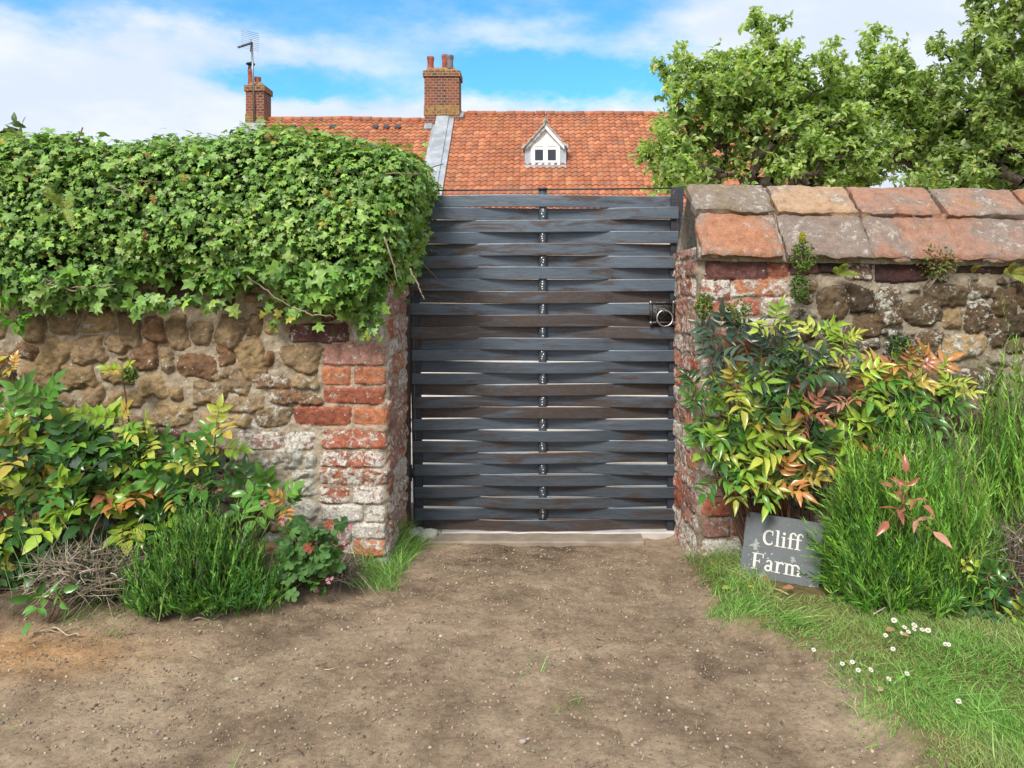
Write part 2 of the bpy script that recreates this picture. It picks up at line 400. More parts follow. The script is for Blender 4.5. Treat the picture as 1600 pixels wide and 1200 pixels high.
# ------------------------------------------------------------------ the ground
EDGE_R = np.array([(.5, .84), (1.64, .805), (1.71, .797), (1.92, .786), (2.2, .80), (2.31, .70), (2.42, .57), (2.96, .55), (3.1, .62)])
def edge_r(y): return np.interp(y, EDGE_R[:, 0], EDGE_R[:, 1])
EDGE_L = np.array([(-4, 2.2), (-1.62, 2.30), (-1.29, 2.42), (-.89, 2.43), (-.70, 2.62), (-.53, 3.05), (-.4, 3.6)])
def edge_l(x): return np.interp(x, EDGE_L[:, 0], EDGE_L[:, 1])
def gz(x, y, rough=True):
    x = np.asarray(x, float); y = np.asarray(y, float)
    z = -.055 + 0 * x
    near = sstep(4.5, 3.0, np.abs(x)) * sstep(3.75, 3.6, y) * sstep(-3, .5, y)
    z = z + .045 * sstep(-.06, .12, x - edge_r(y)) * near
    z = z - .026 * sstep(2.75, 3.2, y) * sstep(.64, .52, np.abs(x - .03)) * sstep(4.2, 3.9, y)
    z = z + .055 * sstep(-.05, .2, y - edge_l(x)) * sstep(-.48, -.6, x) * near
    if rough:
        z = z + near * (.011 * fbm(x * 2.3, y * 2.3, 0, 4, 3) + .004 * fbm(x * 14, y * 14, 0, 3, 9))
    return z
def grow(a, b, step, far):
    mid = list(np.arange(a, b + 1e-6, step)); s = step; lo, hi = [a], [b]
    while lo[-1] > -far: s *= 1.45; lo.append(lo[-1] - s)
    s = step
    while hi[-1] < far: s *= 1.45; hi.append(hi[-1] + s)
    return np.array(lo[:0:-1] + mid + hi[1:])
gx = grow(-2.3, 2.6, .0125, 900); gy = grow(1.0, 3.6, .0125, 900)
GX, GY = np.meshgrid(gx, gy); GZ = gz(GX, GY)
fine = fbm(GX * 40, GY * 40, 0, 3, 21) * .0032 + np.maximum(0, fbm(GX * 21, GY * 21, 0, 2, 77) - .40) * .016 * sstep(-.3, .5, fbm(GX * 2.1, GY * 2.1, 0, 2, 78))
GZ = GZ + fine * sstep(3.2, 2.4, np.abs(GX)) * sstep(3.8, 3.5, GY) * sstep(.2, 1., GY)
ny, nx = GX.shape
ii = (np.arange(ny - 1)[:, None] * nx + np.arange(nx - 1)[None])
gf = np.stack([ii, ii + 1, ii + nx + 1, ii + nx], -1).reshape(-1, 4)
pat = fbm(GX * .9 + 5, GY * 1.4, 0, 3, 41)
gcol = np.ones((ny, nx, 3)) * (1.04 + .10 * pat)[..., None] * np.array((1.0, .97, .94))
sandy = np.exp(-((GX + 1.5) / .33) ** 2 - ((GY - 2.2) / .13) ** 2); gcol *= 1 + sandy[..., None] * np.array((.55, .22, -.15))
bed = sstep(-.02, .12, GY - edge_l(GX)) * sstep(-.45, -.6, GX); gcol *= (1 - .45 * bed)[..., None]
lawn = sstep(-.02, .1, GX - edge_r(GY)); gcol = gcol * (1 - lawn[..., None]) + lawn[..., None] * np.array((.60, .64, .40))
g = Geo(); g.add(np.stack([GX, GY, GZ], -1), gf, gcol.reshape(-1, 3))
o = g.build('ground', M['dirt']); tag(o, 'bare trodden earth path and garden ground', 'ground', kind='structure')
g = Geo(); nxp = 40
g.box((-9, 3.62, -.2), (12, 26, -.047)); o = g.build('courtyard', M['paving'], smooth=False)
tag(o, 'pale paved yard behind the gate', 'courtyard', kind='structure')

# ------------------------------------------------------------------ masonry walls as carved height fields
BR_RED, BR_ORG, BR_DRK, BR_PNK = (.37, .125, .073), (.45, .18, .095), (.14, .065, .058), (.37, .20, .155)
ST_BRN, ST_OCH, ST_DRK, ST_GRY = (.265, .187, .108), (.325, .23, .122), (.115, .082, .05), (.29, .25, .18)
def wall_front(name_item, corner_x, f, zr, front_len, rev_len, step, items, Yf, seed, mcol=(.4, .36, .3)):
    """returns dict of part geometries: a wall face of length front_len that turns the corner into a reveal of rev_len"""
    U = np.arange(-rev_len, front_len + 1e-6, step); Z = np.arange(zr[0], zr[1] + 1e-6, step)
    UU, ZZ = np.meshgrid(U, Z); Hh = np.full(UU.shape, -1.); ID = np.full(UU.shape, -1, int)
    wu = fbm(UU * 14, ZZ * 14, 0, 3, seed); wz = fbm(UU * 14, ZZ * 14, 5, 3, seed + 5)
    wu2 = fbm(UU * 45, ZZ * 45, 0, 2, seed + 9); wz2 = fbm(UU * 45, ZZ * 45, 5, 2, seed + 11)
    rough = fbm(UU * 38, ZZ * 38, 0, 4, seed + 20, .6); lump = fbm(UU * 16, ZZ * 16, 0, 3, seed + 30)
    mort = .003 + .004 * lump + .004 * rough
    for k, it in enumerate(items):
        u0, z0, u1, z1 = it['r']; cu, cz = (u0 + u1) / 2, (z0 + z1) / 2; hu, hz = (u1 - u0) / 2, (z1 - z0) / 2
        rad = max(hu, hz) * 1.35 + .02
        a0, a1 = np.searchsorted(U, (cu - rad, cu + rad)); b0, b1 = np.searchsorted(Z, (cz - rad, cz + rad))
        if a1 <= a0 or b1 <= b0: continue
        sl = (slice(b0, b1), slice(a0, a1))
        w = it['warp']
        x = UU[sl] - cu + w * wu[sl] + w * .35 * wu2[sl]; y = ZZ[sl] - cz + w * wz[sl] + w * .35 * wz2[sl]
        a = it['ang']; x, y = x * math.cos(a) + y * math.sin(a), -x * math.sin(a) + y * math.cos(a)
        y = y + it.get('skew', 0) * x; x = x * (1 + it.get('taper', 0) * y / hz)
        p = it['p']; d = (np.abs(x / hu) ** p + np.abs(y / hz) ** p) ** (1 / p)
        s = (1 - d) * min(hu, hz)
        q = np.clip(s / it['edge'], 0, 1); prof = np.sqrt(np.clip(1 - (1 - q) ** 2, 0, 1))
        h = it['prot'] * prof + it['dome'] * np.clip(1 - d * d, 0, 1) + it['rough'] * rough[sl] + it['rough'] * .8 * lump[sl] + it['tilt'] * (y / hz) * .006
        h = np.where(s > 0, h, -1)
        up = h > np.maximum(Hh[sl], mort[sl])
        Hh[sl] = np.where(up, h, Hh[sl]); ID[sl] = np.where(up, k, ID[sl])
    Hf = np.where(ID >= 0, Hh, mort)
    r = .022; arc = r * math.pi / 2
    # path
    t = np.clip((UU + arc / 2) / arc, 0, 1)          # 0 on the reveal, 1 on the front
    ang = t * math.pi / 2
    nx_, ny_ = -f * np.cos(ang), -np.sin(ang)
    cxx, cyy = corner_x + f * r, Yf + r
    lean = .0
    bx = cxx + r * nx_ + f * np.maximum(0, UU - arc / 2); by = cyy + r * ny_ + np.maximum(0, -UU - arc / 2)
    X = bx + nx_ * Hf; Y = by + ny_ * Hf
    V = np.stack([X, Y, ZZ], -1).reshape(-1, 3)
    nz, nu = UU.shape
    i0 = (np.arange(nz - 1)[:, None] * nu + np.arange(nu - 1)[None]).ravel()
    Q = np.stack([i0, i0 + 1, i0 + nu + 1, i0 + nu], -1)
    if f < 0: Q = Q[:, ::-1]
    idf = ID.ravel()[Q]; fid = idf.max(axis=1)
    kinds = np.array([0 if it['kind'] == 'stone' else 1 for it in items] + [2])
    tints = np.array([it['tint'] + (it['white'],) for it in items] + [(.4, .36, .3, .5)])
    vcol = tints[ID.ravel()]
    mw = .18 + .22 * sstep(.55, .05, ZZ.ravel()) + .25 * fbm(UU.ravel() * 4, ZZ.ravel() * 4, 0, 2, seed + 50)
    vcol[ID.ravel() < 0, 3] = np.clip(mw, .06, 1)[ID.ravel() < 0]
    vcol[ID.ravel() < 0, :3] = mcol
    parts = {}
    fk = kinds[fid]
    for kk, nm in ((0, 'stonework'), (1, 'brickwork'), (2, 'mortar')):
        sel = Q[fk == kk]
        if len(sel) == 0: continue
        used, inv = np.unique(sel, return_inverse=True)
        c = vcol[used].copy()
        if kk < 2:      # border vertices that belong to the joint take the colour of their stone
            own = np.full(len(V), -1); own[sel.ravel()] = np.repeat(fid[fk == kk], 4)
            c = tints[own[used]]
        gg = Geo(); gg.add(V[used], inv.reshape(-1, 4), c); parts[nm] = gg
    return parts
def item(kind, r, tint, white=.2, ang=0., p=None, **kw):
    st = kind == 'stone'
    j = rng.uniform(.82, 1.2)
    d = dict(kind=kind, r=r, tint=tuple(q * j for q in tint), white=white, ang=ang, p=p or (rng.uniform(3.0, 5.5) if st else 9.), warp=.013 if st else .004,
             edge=.014 if st else .007, prot=rng.uniform(.012, .021) if st else rng.uniform(.009, .014), dome=.006 if st else .0005, rough=.0055 if st else .0020,
             tilt=rng.uniform(-1, 1), taper=rng.uniform(-.16, .16) if st else 0, skew=rng.uniform(-.12, .12) if st else rng.uniform(-.012, .012))
    d.update(kw); return d
def overlap(a, b, m):
    return a[0] < b[2] + m and a[2] > b[0] - m and a[1] < b[3] + m and a[3] > b[1] - m
def fill(items, u0, u1, z0, z1, sizes, gap, tries, maker):
    rects = np.array([it['r'] for it in items])
    for wlo, whi, hlo, hhi, n in sizes:
        for _ in range(n):
            w, h = rnd(wlo, whi), rnd(hlo, hhi); cu, cz = rnd(u0 + w / 2, u1 - w / 2), rnd(z0 + h / 2, z1 - h / 2)
            r = (cu - w / 2, cz - h / 2, cu + w / 2, cz + h / 2)
            if len(rects) and np.any((r[0] < rects[:, 2] + gap) & (r[2] > rects[:, 0] - gap) & (r[1] < rects[:, 3] + gap) & (r[3] > rects[:, 1] - gap)): continue
            items.append(maker(r)); rects = np.vstack([rects, r]) if len(rects) else np.array([r])

YW = 2.9; XL, XR = -.57, .605
def uz(px, py, xc, f): return f * ((px - CX) * YW / F - xc), H - (py - CY) * YW / F
# --- left wall
items = []
def L_rect(x0, y0, x1, y1):
    a, zt = uz(x0, y0, XL, -1); b, zb = uz(x1, y1, XL, -1)
    return (min(a, b), min(zb, zt), max(a, b), max(zb, zt))
LB = [(455, 505, 548, 535, BR_DRK, .28), (555, 508, 601, 533, BR_PNK, .75), (507, 538, 603, 570, BR_PNK, .32), (507, 573, 549, 601, BR_ORG, .3), (556, 573, 603, 601, BR_ORG, .34),
      (508, 606, 604, 631, BR_RED, .3), (462, 636, 552, 665, BR_RED, .18), (556, 637, 607, 665, BR_ORG, .25), (373, 676, 443, 703, BR_PNK, .52), (448, 675, 495, 702, BR_PNK, .6),
      (508, 671, 607, 700, BR_RED, .42), (504, 705, 551, 729, BR_RED, .5), (553, 705, 601, 729, BR_RED, .55), (503, 732, 608, 757, BR_ORG, .5), (502, 760, 548, 785, BR_RED, .5),
      (554, 759, 601, 786, BR_RED, .62), (504, 788, 567, 814, BR_PNK, .72), (570, 788, 602, 815, ST_GRY, .6), (557, 818, 602, 842, BR_PNK, .68), (554, 845, 603, 869, BR_ORG, .42),
      (238, 672, 294, 691, BR_DRK, .3), (594, 476, 603, 503, ST_GRY, .8), (500, 478, 588, 502, BR_DRK, .3)]
for x0, y0, x1, y1, c, w in LB: items.append(item('brick', L_rect(x0, y0, x1, y1), c, min(.72, w + .02), rng.uniform(-.012, .012)))
LS = [(75, 90, 155, 185, 0), (162, 66, 283, 160, 0), (292, 66, 403, 160, 0), (410, 66, 500, 202, 0), (507, 88, 578, 192, 0), (580, 84, 656, 207, .1), (664, 114, 728, 197, 0), (738, 84, 842, 207, -.35), (846, 92, 904, 168, 0),
      (130, 165, 238, 303, -.4), (242, 168, 366, 264, .12), (370, 155, 432, 222, 0), (448, 185, 546, 292, 0), (549, 203, 606, 294, 0), (620, 216, 742, 310, -.05), (746, 165, 800, 276, 0), (808, 175, 908, 302, .35), (906, 215, 938, 262, 0), (958, 196, 1097, 286, 0),
      (60, 190, 128, 250, -.4), (72, 258, 208, 340, -.45), (212, 262, 328, 352, 0), (342, 265, 472, 332, 0), (478, 303, 578, 378, 0), (584, 328, 634, 378, 0), (655, 325, 776, 405, -.2), (726, 285, 860, 364, -.05), (868, 286, 1010, 346, 0), (1012, 284, 1095, 342, 0),
      (184, 358, 272, 422, 0), (284, 338, 352, 422, 0), (360, 353, 494, 412, 0), (516, 385, 668, 470, -.1), (775, 364, 912, 428, .08), (922, 344, 1102, 402, 0), (783, 432, 866, 478, 0), (872, 404, 1004, 474, 0),
      (772, 553, 940, 660, 0), (944, 546, 1036, 624, 0), (1043, 558, 1092, 622, 0), (1003, 620, 1087, 661, 0), (983, 662, 1087, 722, 0), (750, 662, 960, 740, 0), (998, 728, 1082, 792, 0), (1095, 800, 1198, 888, 0)]
for x0, y0, x1, y1, a in LS:
    px0, py0, px1, py1 = x0 / 2.181, 450 + y0 / 2.181, x1 / 2.181, 450 + y1 / 2.181
    low = py0 > 690; w = .62 if low and px0 > 400 else (.42 if px0 > 340 and py0 > 575 else float(rng.choice([.06, .14, .26, .36])))
    c = ST_GRY if low else [ST_BRN, ST_OCH, ST_BRN, (.21, .12, .065)][rng.integers(4)]
    items.append(item('stone', L_rect(px0 + 1.2, py0 + 1.2, px1 - 1.2, py1 - 1.2), c, w, -a))
def mk_left(r):
    return item('stone', r, [ST_BRN, ST_OCH, ST_DRK][rng.integers(3)], float(rnd(.05, .4)), 0)
# reveal bricks of the left pier
zc = -.16; rows = []
while zc < 1.34: rows.append(zc); zc += .0755
def reveal(items, rows, rev, hue, wl):
    for k, z in enumerate(rows):
        u = -.002 - (0 if k % 2 else .0); first = True
        u = 0.012
        while -u < rev:
            w = (.105 if (k % 2) ^ (not first) else .215) * rnd(.94, 1.05) if first else .215 * rnd(.9, 1.05)
            a = u - w
            items.append(item('brick', (max(a, -rev - .05), z, min(u, -.012), z + .065), hue[rng.integers(len(hue))], float(np.clip(rnd(*wl), 0, 1)), rng.uniform(-.02, .02), prot=rnd(.006, .011), rough=.0035, warp=.008, edge=.008))
            u = a - .011; first = False
reveal(items, rows, .5, [BR_RED, BR_PNK, BR_ORG, BR_PNK], (.28, .68))
fill(items, .0, 2.7, -.18, 1.3, [(.10, .2, .08, .13, 1500), (.07, .12, .05, .09, 3000), (.045, .08, .035, .06, 4000), (.025, .05, .02, .04, 6000)], .005, 0, mk_left)
wallL = empty('stone_wall', (-1.6, 3.1, 0), 'brown rubble stone wall with a red brick end, ivy growing over its top', 'wall')
for nm, gg in wall_front('l', XL, -1, (-.2, 1.34), 2.7, .5, .0045, items, YW, 3).items():
    if nm == 'mortar': gg.box((-3.27, 2.93, -.3), (XL - .03, 3.42, 1.33))
    gg.build(nm, M[{'stonework': 'stone', 'brickwork': 'brick', 'mortar': 'mortar'}[nm]], wallL)
# --- right wall
items = []
def R_rect(x0, y0, x1, y1):
    a, zt = uz(x0, y0, XR, 1); b, zb = uz(x1, y1, XR, 1)
    return (min(a, b), min(zb, zt), max(a, b), max(zb, zt))
RB = [(265, 418, 527, 498, BR_DRK, .25), (532, 425, 612, 490, BR_RED, .35), (620, 424, 735, 480, BR_DRK, .2), (740, 420, 835, 470, (.05, .03, .03), .1), (968, 420, 1192, 508, (.06, .033, .033), .12), (1310, 405, 1527, 472, (.07, .045, .04), .2),
      (253, 510, 370, 592, (.15, .085, .06), .3), (375, 505, 490, 566, ST_GRY, .8), (500, 570, 640, 640, BR_PNK, .5), (845, 425, 960, 500, (.12, .07, .05), .45)]
for x0, y0, x1, y1, c, w in RB: items.append(item('brick', R_rect(1000 + x0 / 2.667, 250 + y0 / 2.667, 1000 + x1 / 2.667, 250 + y1 / 2.667), c, w, rng.uniform(-.02, .02)))
RS = [(738, 525, 866, 672, 0), (874, 528, 970, 642, 0), (978, 528, 1088, 702, 0), (1094, 575, 1242, 682, -.1), (1168, 518, 1332, 602, 0), (1244, 610, 1322, 702, 0), (1338, 580, 1452, 718, -.3), (1342, 518, 1402, 582, 0), (1405, 518, 1452, 568, 0),
      (1455, 523, 1552, 652, 0), (1560, 518, 1640, 602, 0), (1508, 640, 1610, 742, 0), (1238, 728, 1437, 832, 0), (1440, 660, 1522, 782, 0), (1143, 710, 1240, 832, 0), (884, 645, 992, 742, 0), (1008, 742, 1142, 852, 0), (1000, 708, 1080, 738, 0)]
for k, (x0, y0, x1, y1, a) in enumerate(RS):
    c = ST_OCH if k in (5, 12) else [ST_DRK, (.07, .05, .032), (.12, .08, .045)][rng.integers(3)]
    items.append(item('stone', R_rect(1000 + (x0 - 1) / 2.667, 250 + (y0 - 1) / 2.667, 1000 + (x1 + 1) / 2.667, 250 + (y1 + 1) / 2.667), c, float(rng.choice([.3, .38, .46, .25])), -a))
for k, z in enumerate(rows):
    if z > 1.0: continue
    u = .012; first = True
    for q in range(2):
        w = .105 if (k + q) % 2 else .215
        if u > .26: break
        items.append(item('brick', (u, z, u + w, z + .065), [BR_RED, BR_PNK, BR_ORG][rng.integers(3)], float(rnd(.25, .6)), rng.uniform(-.02, .02))); u += w + .011
def mk_right(r):
    return item('stone', r, [ST_BRN, ST_DRK, ST_DRK, ST_GRY][rng.integers(4)], float(rnd(.2, .55)), 0)
reveal(items, rows, .5, [BR_RED, BR_PNK, BR_ORG, BR_PNK], (.25, .62))
fill(items, .26, 2.4, -.18, 1.12, [(.10, .17, .07, .12, 2500), (.07, .11, .05, .08, 4000), (.045, .08, .035, .06, 5000), (.025, .05, .02, .04, 7000)], .002, 0, mk_right)
wallR = empty('stone_wall', (1.7, 3.1, 0), 'dark lichened stone and brick wall topped with sloping orange clay coping', 'wall')
for nm, gg in wall_front('r', XR, 1, (-.2, 1.16), 2.4, .5, .0045, items, YW, 43, (.31, .28, .235)).items():
    if nm == 'mortar': gg.box((XR + .03, 2.93, -.3), (XR + 2.37, 3.42, 1.155))
    gg.build(nm, M[{'stonework': 'stone', 'brickwork': 'brick', 'mortar': 'mortar'}[nm]], wallR)
# coping: two rows of thick clay slabs laid on each slope
def slab(u0, u1, a, b, thick, col, amt, seed, drop, back=False, cut=0.):
    """slab between section points a (lower, y,z) and b (upper, y,z) along x"""
    g = Geo(); n1, n2, nt = max(8, int((u1 - u0) / .008)), max(8, int(math.dist(a, b) / .008)), 4
    d = np.array(b) - np.array(a); L = np.hypot(*d); d = d / L; nn = np.array((-d[1], d[0]))   # outward normal in (y,z): up and to the front
    if nn[1] < 0: nn = -nn
    def surf(s, t, h):
        x = u0 + (u1 - u0) * s + cut * (1 - s) * t; 
        e = np.minimum(np.minimum(s, 1 - s) * (u1 - u0), np.minimum(t, 1 - t) * L)
        rnd_ = .010 * (1 - np.clip(e / .014, 0, 1)) ** 2
        bmp = .0045 * fbm(x * 18, t * L * 18, seed, 4, seed) + .002 * fbm(x * 70, t * L * 70, seed, 2, seed + 3)
        edge = .006 * fbm(x * 20, seed, h, 3, seed + 8)
        q = t * L + edge * np.where(t < .1, 1, np.where(t > .9, .4, 0))
        xx = x + .005 * fbm(t * L * 22, seed + 4., 0, 2, seed + 6) * np.where((s < .05) | (s > .95), 1, 0)
        hh = h * thick + (bmp - rnd_) * (h > .5)
        y = a[0] + d[0] * q + nn[0] * hh; z = a[1] + d[1] * q + nn[1] * hh - drop * (xx - XR)
        return np.stack([xx, y, z], -1)
    S, T = np.meshgrid(np.linspace(0, 1, n1), np.linspace(0, 1, n2))
    def grid(vv, flip=False):
        r, c = vv.shape[:2]; i = (np.arange(r - 1)[:, None] * c + np.arange(c - 1)[None]).ravel()
        q = np.stack([i, i + 1, i + c + 1, i + c], -1); g.add(vv, q[:, ::-1] if flip else q, (*col, amt))
    grid(surf(S, T, 1.0))
    for line, fl in ((('t', 0), 1), (('t', 1), 0), (('s', 0), 0), (('s', 1), 1)):
        k = np.linspace(0, 1, n1 if line[0] == 't' else n2); hs = np.linspace(0, 1, 4)
        KK, HH = np.meshgrid(k, hs); c = np.full(KK.shape, float(line[1]))
        vv = np.stack([surf(KK[i], c[i], float(HH[i, 0])) if line[0] == 't' else surf(c[i], KK[i], float(HH[i, 0])) for i in range(4)])
        grid(vv, bool(fl))
    return g
DR = .017
yb, zb = 2.845, H - (391 - CY) * 2.85 / F; ym, zm = 2.965, H - (331 - CY) * 2.95 / F; yt, zt = 3.10, H - (287 - CY) * 3.09 / F
k = 0
def px2x(px, Y): return (px - CX) * Y / F
low = [(1092, 1222, (.43, .205, .12), .42), (1224, 1361, (.29, .195, .155), .75), (1360, 1502, (.38, .205, .14), .62), (1496, 1642, (.36, .205, .15), .64), (1640, 1800, (.38, .15, .08), .6), (1802, 1950, (.25, .13, .1), .6)]
upp = [(1078, 1203, (.25, .195, .135), .5), (1207, 1333, (.45, .30, .19), .3), (1335, 1461, (.37, .205, .14), .55), (1466, 1598, (.37, .22, .155), .58), (1601, 1740, (.36, .17, .10), .5), (1742, 1900, (.3, .14, .09), .5)]
for rows_, a, b, Yr, th in ((low, (yb + .012, zb), (ym + .02, zm + .024), 2.87, .029), (upp, (ym - .014, zm + .012), (yt, zt), 3.0, .036)):
    for x0, x1, c, amt in rows_:
        k += 1
        slab(px2x(x0, Yr) + .004, px2x(x1, Yr) - .004, (a[0] - 0, a[1] - .026), (b[0], b[1] - .026), th, tuple(q * .92 for q in c), amt, k * 3 + 1, DR).build('coping_slab', M['coping'], wallR)
    c = rows_[2][2]
for (a, b) in (((3.375, zb - .03), (3.245, zm)), ((3.255, zm), (3.112, zt - .03))):      # far slope
    slab(XR + .012, XR + 2.3, a, b, .035, (.33, .16, .1), .5, k + 40, DR).build('coping_slab', M['coping'], wallR); k += 1
g = Geo()
sec = [(2.878, zb - .038), (2.880, zb - .008), (ym, zm - .008), (yt, zt - .022), (3.25, zm - .04), (3.35, zb - .02), (3.35, zb - .038)]
xs = np.linspace(XR - .004, XR + 2.36, 180); n = len(sec)
v = np.array([[(x + (.012 * (zq - zb) / .3 if i == 0 else 0), yq + (.006 * fbm(x * 25, q, 0, 3, 5) if q == 0 else 0), zq - DR * (x - XR) + .003 * vnoise(x * 30, q)) for q, (yq, zq) in enumerate(sec)] for i, x in enumerate(xs)])
i0 = (np.arange(len(xs) - 1)[:, None] * n + np.arange(n)[None]); i1 = (np.arange(len(xs) - 1)[:, None] * n + (np.arange(n) + 1) % n)
g.add(v, [np.stack([i0, i1, i1 + n, i0 + n], -1).reshape(-1, 4), np.arange(n)[None]], (.4, .36, .3, .45))
g.build('mortar_bed', M['mortar'], wallR)

# ------------------------------------------------------------------ the gate
YG = 3.38
def gxl(z): return np.interp(z, (-.07, 1.43), (P(653, 830, YG)[0], P(643, 300, YG)[0]))
def gxr(z): return np.interp(z, (-.07, 1.43), (P(1051, 830, YG)[0], P(1058, 300, YG)[0]))
gate = empty('woven_gate', (0, YG, -.06), 'tall gate of woven blue black steel straps with a ring latch', 'gate')
cpy = [315, 334, 353, 372, 390.5, 409, 427, 446, 464, 483, 501, 519, 537.5, 555.5, 573.5, 591, 609, 627, 644.5, 662, 679.5, 697, 714.5, 732, 749.5, 767, 784, 801.5, 819]
g = Geo(); ns = 65; s = np.linspace(0, 1, ns)
for k, py in enumerate(cpy):
    front = k % 2 == 0
    hh = (.0266 if k < 13 else .0248) + rnd(-.0006, .0006)
    for part in range(1):
        zc_ = H - (py - CY) * YG / F
        w = np.cos((s - .5) * 2 * math.pi)         # 1 in the middle, -1 at both ends
        w = np.sign(w) * np.abs(w) ** .75
        e = 1 if front else -1
        y = YG - e * .019 * w - .004
        zz = zc_ + (.002 * np.sin(s * math.pi * 2 + k) + rnd(-.001, .001)) + rnd(-.0025, .0025) * (s - .5)
        ext = .008 if not front else -.004
        xl, xr = gxl(zc_) - ext + rnd(-.002, .002), gxr(zc_) - .006 + ext + rnd(-.003, .003)
        x = xl + (xr - xl) * s
        th = .0026
        tone = rnd(.86, 1.12) * np.array((1, 1, 1)) * (1.06 if k < 10 else .92 if k < 20 else .80)  # sky reflection on upper straps and shading below painted into the tint
        rust = .9 - (.62 if k in (8, 10, 11, 16, 18, 28) else .36 if k in (4, 17, 22, 26) else rnd(.05, .28))
        dy = np.gradient(y, x)                       # straps lie flat along their own bend
        nxn, nyn = -dy / np.hypot(1, dy), 1 / np.hypot(1, dy)
        ring = []
        for (oy, oz) in ((-th, -hh), (-th, -hh * .9), (-th, hh * .9), (-th, hh), (th, hh), (th, -hh)):
            bow = .0012 if abs(oz) < hh else 0
            ring.append(np.stack([x + nxn * (oy - bow), y + nyn * (oy - bow), zz + oz], -1))
        v = np.stack(ring, 1); m = 6
        i = (np.arange(ns - 1)[:, None] * m); j = np.arange(m)[None]; j2 = (j + 1) % m
        f = np.stack([i + j, i + m + j, i + m + j2, i + j2], -1).reshape(-1, 4)
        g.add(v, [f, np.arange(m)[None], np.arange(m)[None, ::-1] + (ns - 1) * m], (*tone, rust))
g.build('strap_panel', M['steel'], gate, smooth=False)
zt_, zb_ = H - (293 - CY) * YG / F, H - (829 - CY) * YG / F
dark = (.40, .40, .42, .75)
def bar(xf, w, d, z0, z1, y=YG):
    g = Geo(); zs = np.linspace(z0, z1, 12)
    v = np.array([[(xf(z) + a * w, y + b * d, z) for a, b in ((-.5, -.5), (.5, -.5), (.5, .5), (-.5, .5))] for z in zs]); m = 4
    i = (np.arange(11)[:, None] * m); j = np.arange(m)[None]; j2 = (j + 1) % m
    return g.add(v, [np.stack([i + j, i + j2, i + m + j2, i + m + j], -1).reshape(-1, 4), np.arange(4)[None, ::-1], np.arange(4)[None] + 44], dark)
bar(lambda z: gxl(z) + .013, .026, .026, zb_, zt_ - .01).build('stile', M['steel'], gate, False)
bar(lambda z: gxr(z) - .014, .026, .026, zb_, zt_).build('stile', M['steel'], gate, False)
g = bar(lambda z: gxr(z) + .016, .022, .034, zb_, zt_ + .002, YG + .01); g.build('latch_stile', M['steel'], gate, False)
g = bar(lambda z: gxl(z) - .010, .014, .034, zb_ + .0, zt_ - .02, YG + .01); g.build('hinge_stile', M['steel'], gate, False)
xm = lambda z: np.interp(z, (-.07, 1.43), (P(848, 830, YG)[0], P(848, 300, YG)[0]))
g = Geo(); g.tube([(xm(z), YG - .002, z) for z in np.linspace(zb_ + .02, zt_ - .012, 14)], .0185, 12, (.75, .75, .78, .85))
g.tube([(xm(zt_), YG - .002, zt_ - .012), (xm(zt_), YG - .002, zt_ - .004)], .024, 12, dark)
mb = g.build('middle_pole', M['steel'], gate)
for k, py in enumerate(cpy):                       # weld beads where straps pass the pole
    if k % 2:
        g = Geo()
        z = H - (py - CY) * YG / F
        for q in range(4):
            c = np.array((xm(z) + rnd(-.004, .004), YG - .021, z + (q - 1.5) * .011 + rnd(-.003, .003)))
            th = np.linspace(0, 2 * math.pi, 7)[:-1]
            g.add(np.vstack([[c + (0, -.0035, 0)], [c + (.0045 * math.cos(a), 0, .0055 * math.sin(a)) for a in th]]), np.array([(0, 1 + i, 1 + (i + 1) % 6) for i in range(6)]), (.5, .5, .5))
        g.build('weld_bead', M['ring'], gate)
g = Geo(); g.tube([(gxl(zt_) + .004, YG, zt_ - .014), (xm(zt_), YG, zt_ - .009), (gxr(zt_) + .0, YG, zt_ - .003)], .0035, 6, dark)
g.build('top_rod', M['steel'], gate)
for py in (352, 738):
    z = H - (py - CY) * YG / F; g = Geo()
    g.tube([(gxl(z) - .03, YG - .012, z - .035), (gxl(z) - .03, YG - .012, z + .035)], .012, 10, dark); g.box((gxl(z) - .028, YG - .018, z - .02), (gxl(z) - .004, YG - .006, z + .02), dark)
    g.build('hinge', M['steel'], gate)
# ring latch
lc = P(1034, 488.5, YG - .03)
g = Geo(); w_, h_ = .052, .047
def rbox(g, lo, hi, col=(.5, .5, .5), r=.004):
    x0, y0, z0 = lo; x1, y1, z1 = hi
    g.box((x0, y0 + r, z0), (x1, y1, z1), col); g.box((x0 + r, y0, z0 + r), (x1 - r, y0 + r + .0005, z1 - r), col)
rbox(g, (lc[0] - w_, lc[1] - .012, lc[2] - h_), (lc[0] + w_, lc[1] + .02, lc[2] + h_))
for zz in (h_ - .004, -h_ + .004): g.tube([(lc[0] - w_, lc[1] - .013, lc[2] + zz), (lc[0] + w_, lc[1] - .013, lc[2] + zz)], .0055, 8)
for xx in (w_ - .004, -w_ + .004): g.tube([(lc[0] + xx, lc[1] - .013, lc[2] - h_), (lc[0] + xx, lc[1] - .013, lc[2] + h_)], .0055, 8)
latch = g.build('ring_latch', M['iron'], gate)
